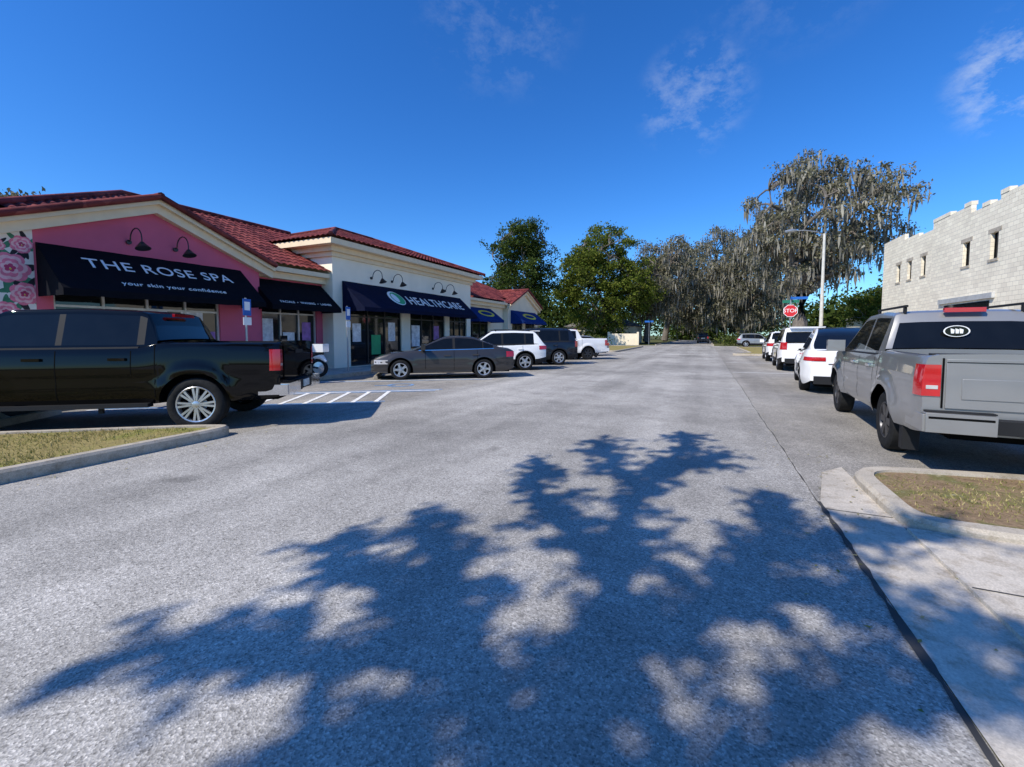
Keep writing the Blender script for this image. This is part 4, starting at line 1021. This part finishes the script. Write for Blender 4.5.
n = 700; x = np.where(RNG.random(n) < .5, RNG.normal(1.1, .35, n), RNG.normal(-6.35, .3, n)); y = RNG.uniform(1, 22, n)
P = np.stack([x, y, np.full(n, .012)], 1); P[(P[:, 0] > 1.40) & (P[:, 1] < 4.2), 2] = .04
V = leaf_quads(P, .04, RNG, .5); V[:, 2] = np.repeat(P[:, 2], 4)+np.abs(V[:, 2]-np.repeat(P[:, 2], 4))*.3
np_mesh('fallen_leaves', V, 4, MT['blade'])

# ------------------------------------------------------------------ light, sky
w = bpy.data.worlds.new('World'); scene.world = w; w.use_nodes = True; nt = w.node_tree
bg = nt.nodes['Background']; bg.inputs['Strength'].default_value = .115
sky = nt.nodes.new('ShaderNodeTexSky'); sky.sky_type = 'NISHITA'; sky.sun_disc = False
sky.sun_elevation = EL; sky.sun_rotation = math.radians(180)+AZ; sky.air_density = 1.0; sky.dust_density = .3; sky.ozone_density = 2.0
hs = nt.nodes.new('ShaderNodeHueSaturation'); hs.inputs['Saturation'].default_value = 1.3; hs.inputs['Value'].default_value = 1.0
L(nt, sky.outputs[0], hs.inputs['Color'])
skyc = mixc(nt, 1., hs.outputs['Color'], (.66, 1.12, 1.66), 'MULTIPLY')
tc = nt.nodes.new('ShaderNodeTexCoord'); G = tc.outputs['Generated']
mp = nt.nodes.new('ShaderNodeMapping'); mp.inputs['Scale'].default_value = (2.6, 1.4, 4.0); mp.inputs['Rotation'].default_value = (0, .6, .5); L(nt, G, mp.inputs['Vector'])
cn = ramp(nt, noise(nt, mp.outputs[0], 5.0, 10, .68), [(.47, 0.), (.82, 1.)])
tot = None
for d, lo, k in (((-.03, .90, .445), .993, .42), ((.40, .85, .365), .995, .85), ((-.35, .726, .59), .985, .2), ((.12, .76, .60), .98, .18)):
    dv = Vector(d).normalized(); dp = nt.nodes.new('ShaderNodeVectorMath'); dp.operation = 'DOT_PRODUCT'; L(nt, G, dp.inputs[0]); dp.inputs[1].default_value = dv
    mr = nt.nodes.new('ShaderNodeMapRange'); mr.interpolation_type = 'SMOOTHSTEP'; mr.inputs[1].default_value = lo; mr.inputs[2].default_value = .9999; mr.inputs[3].default_value = 0; mr.inputs[4].default_value = k
    L(nt, dp.outputs['Value'], mr.inputs[0])
    if tot is None: tot = mr.outputs[0]
    else:
        a = nt.nodes.new('ShaderNodeMath'); a.operation = 'MAXIMUM'; L(nt, tot, a.inputs[0]); L(nt, mr.outputs[0], a.inputs[1]); tot = a.outputs[0]
mm = nt.nodes.new('ShaderNodeMath'); mm.operation = 'MULTIPLY'; L(nt, cn, mm.inputs[0]); L(nt, tot, mm.inputs[1])
c = mixc(nt, mm.outputs[0], skyc, (6.5, 7.2, 8.0))
L(nt, c, bg.inputs['Color'])
sl_ = bpy.data.lights.new('sun', 'SUN'); sl_.energy = 5.0; sl_.angle = math.radians(.5); sl_.color = (1, .945, .85)
so = bpy.data.objects.new('sun', sl_); COL.objects.link(so)
so.rotation_euler = Vector((SX*math.cos(EL), SY*math.cos(EL), -math.sin(EL))).to_track_quat('-Z', 'Y').to_euler()
so.location = (0, -20, 30)

# ------------------------------------------------------------------ camera
cam = bpy.data.cameras.new('camera'); co = bpy.data.objects.new('camera', cam); COL.objects.link(co)
cam.lens = 15.1; cam.sensor_width = 36; cam.clip_end = 2000; cam.clip_start = .05
YAW = math.radians(24.2); PITCH = math.radians(3.2)
co.location = (0, 0, 1.5)
co.rotation_euler = (math.pi/2-PITCH, 0, YAW)
cam.shift_y = -.024
scene.camera = co
scene.view_settings.view_transform = 'Standard'; scene.view_settings.look = 'None'; scene.view_settings.exposure = 0
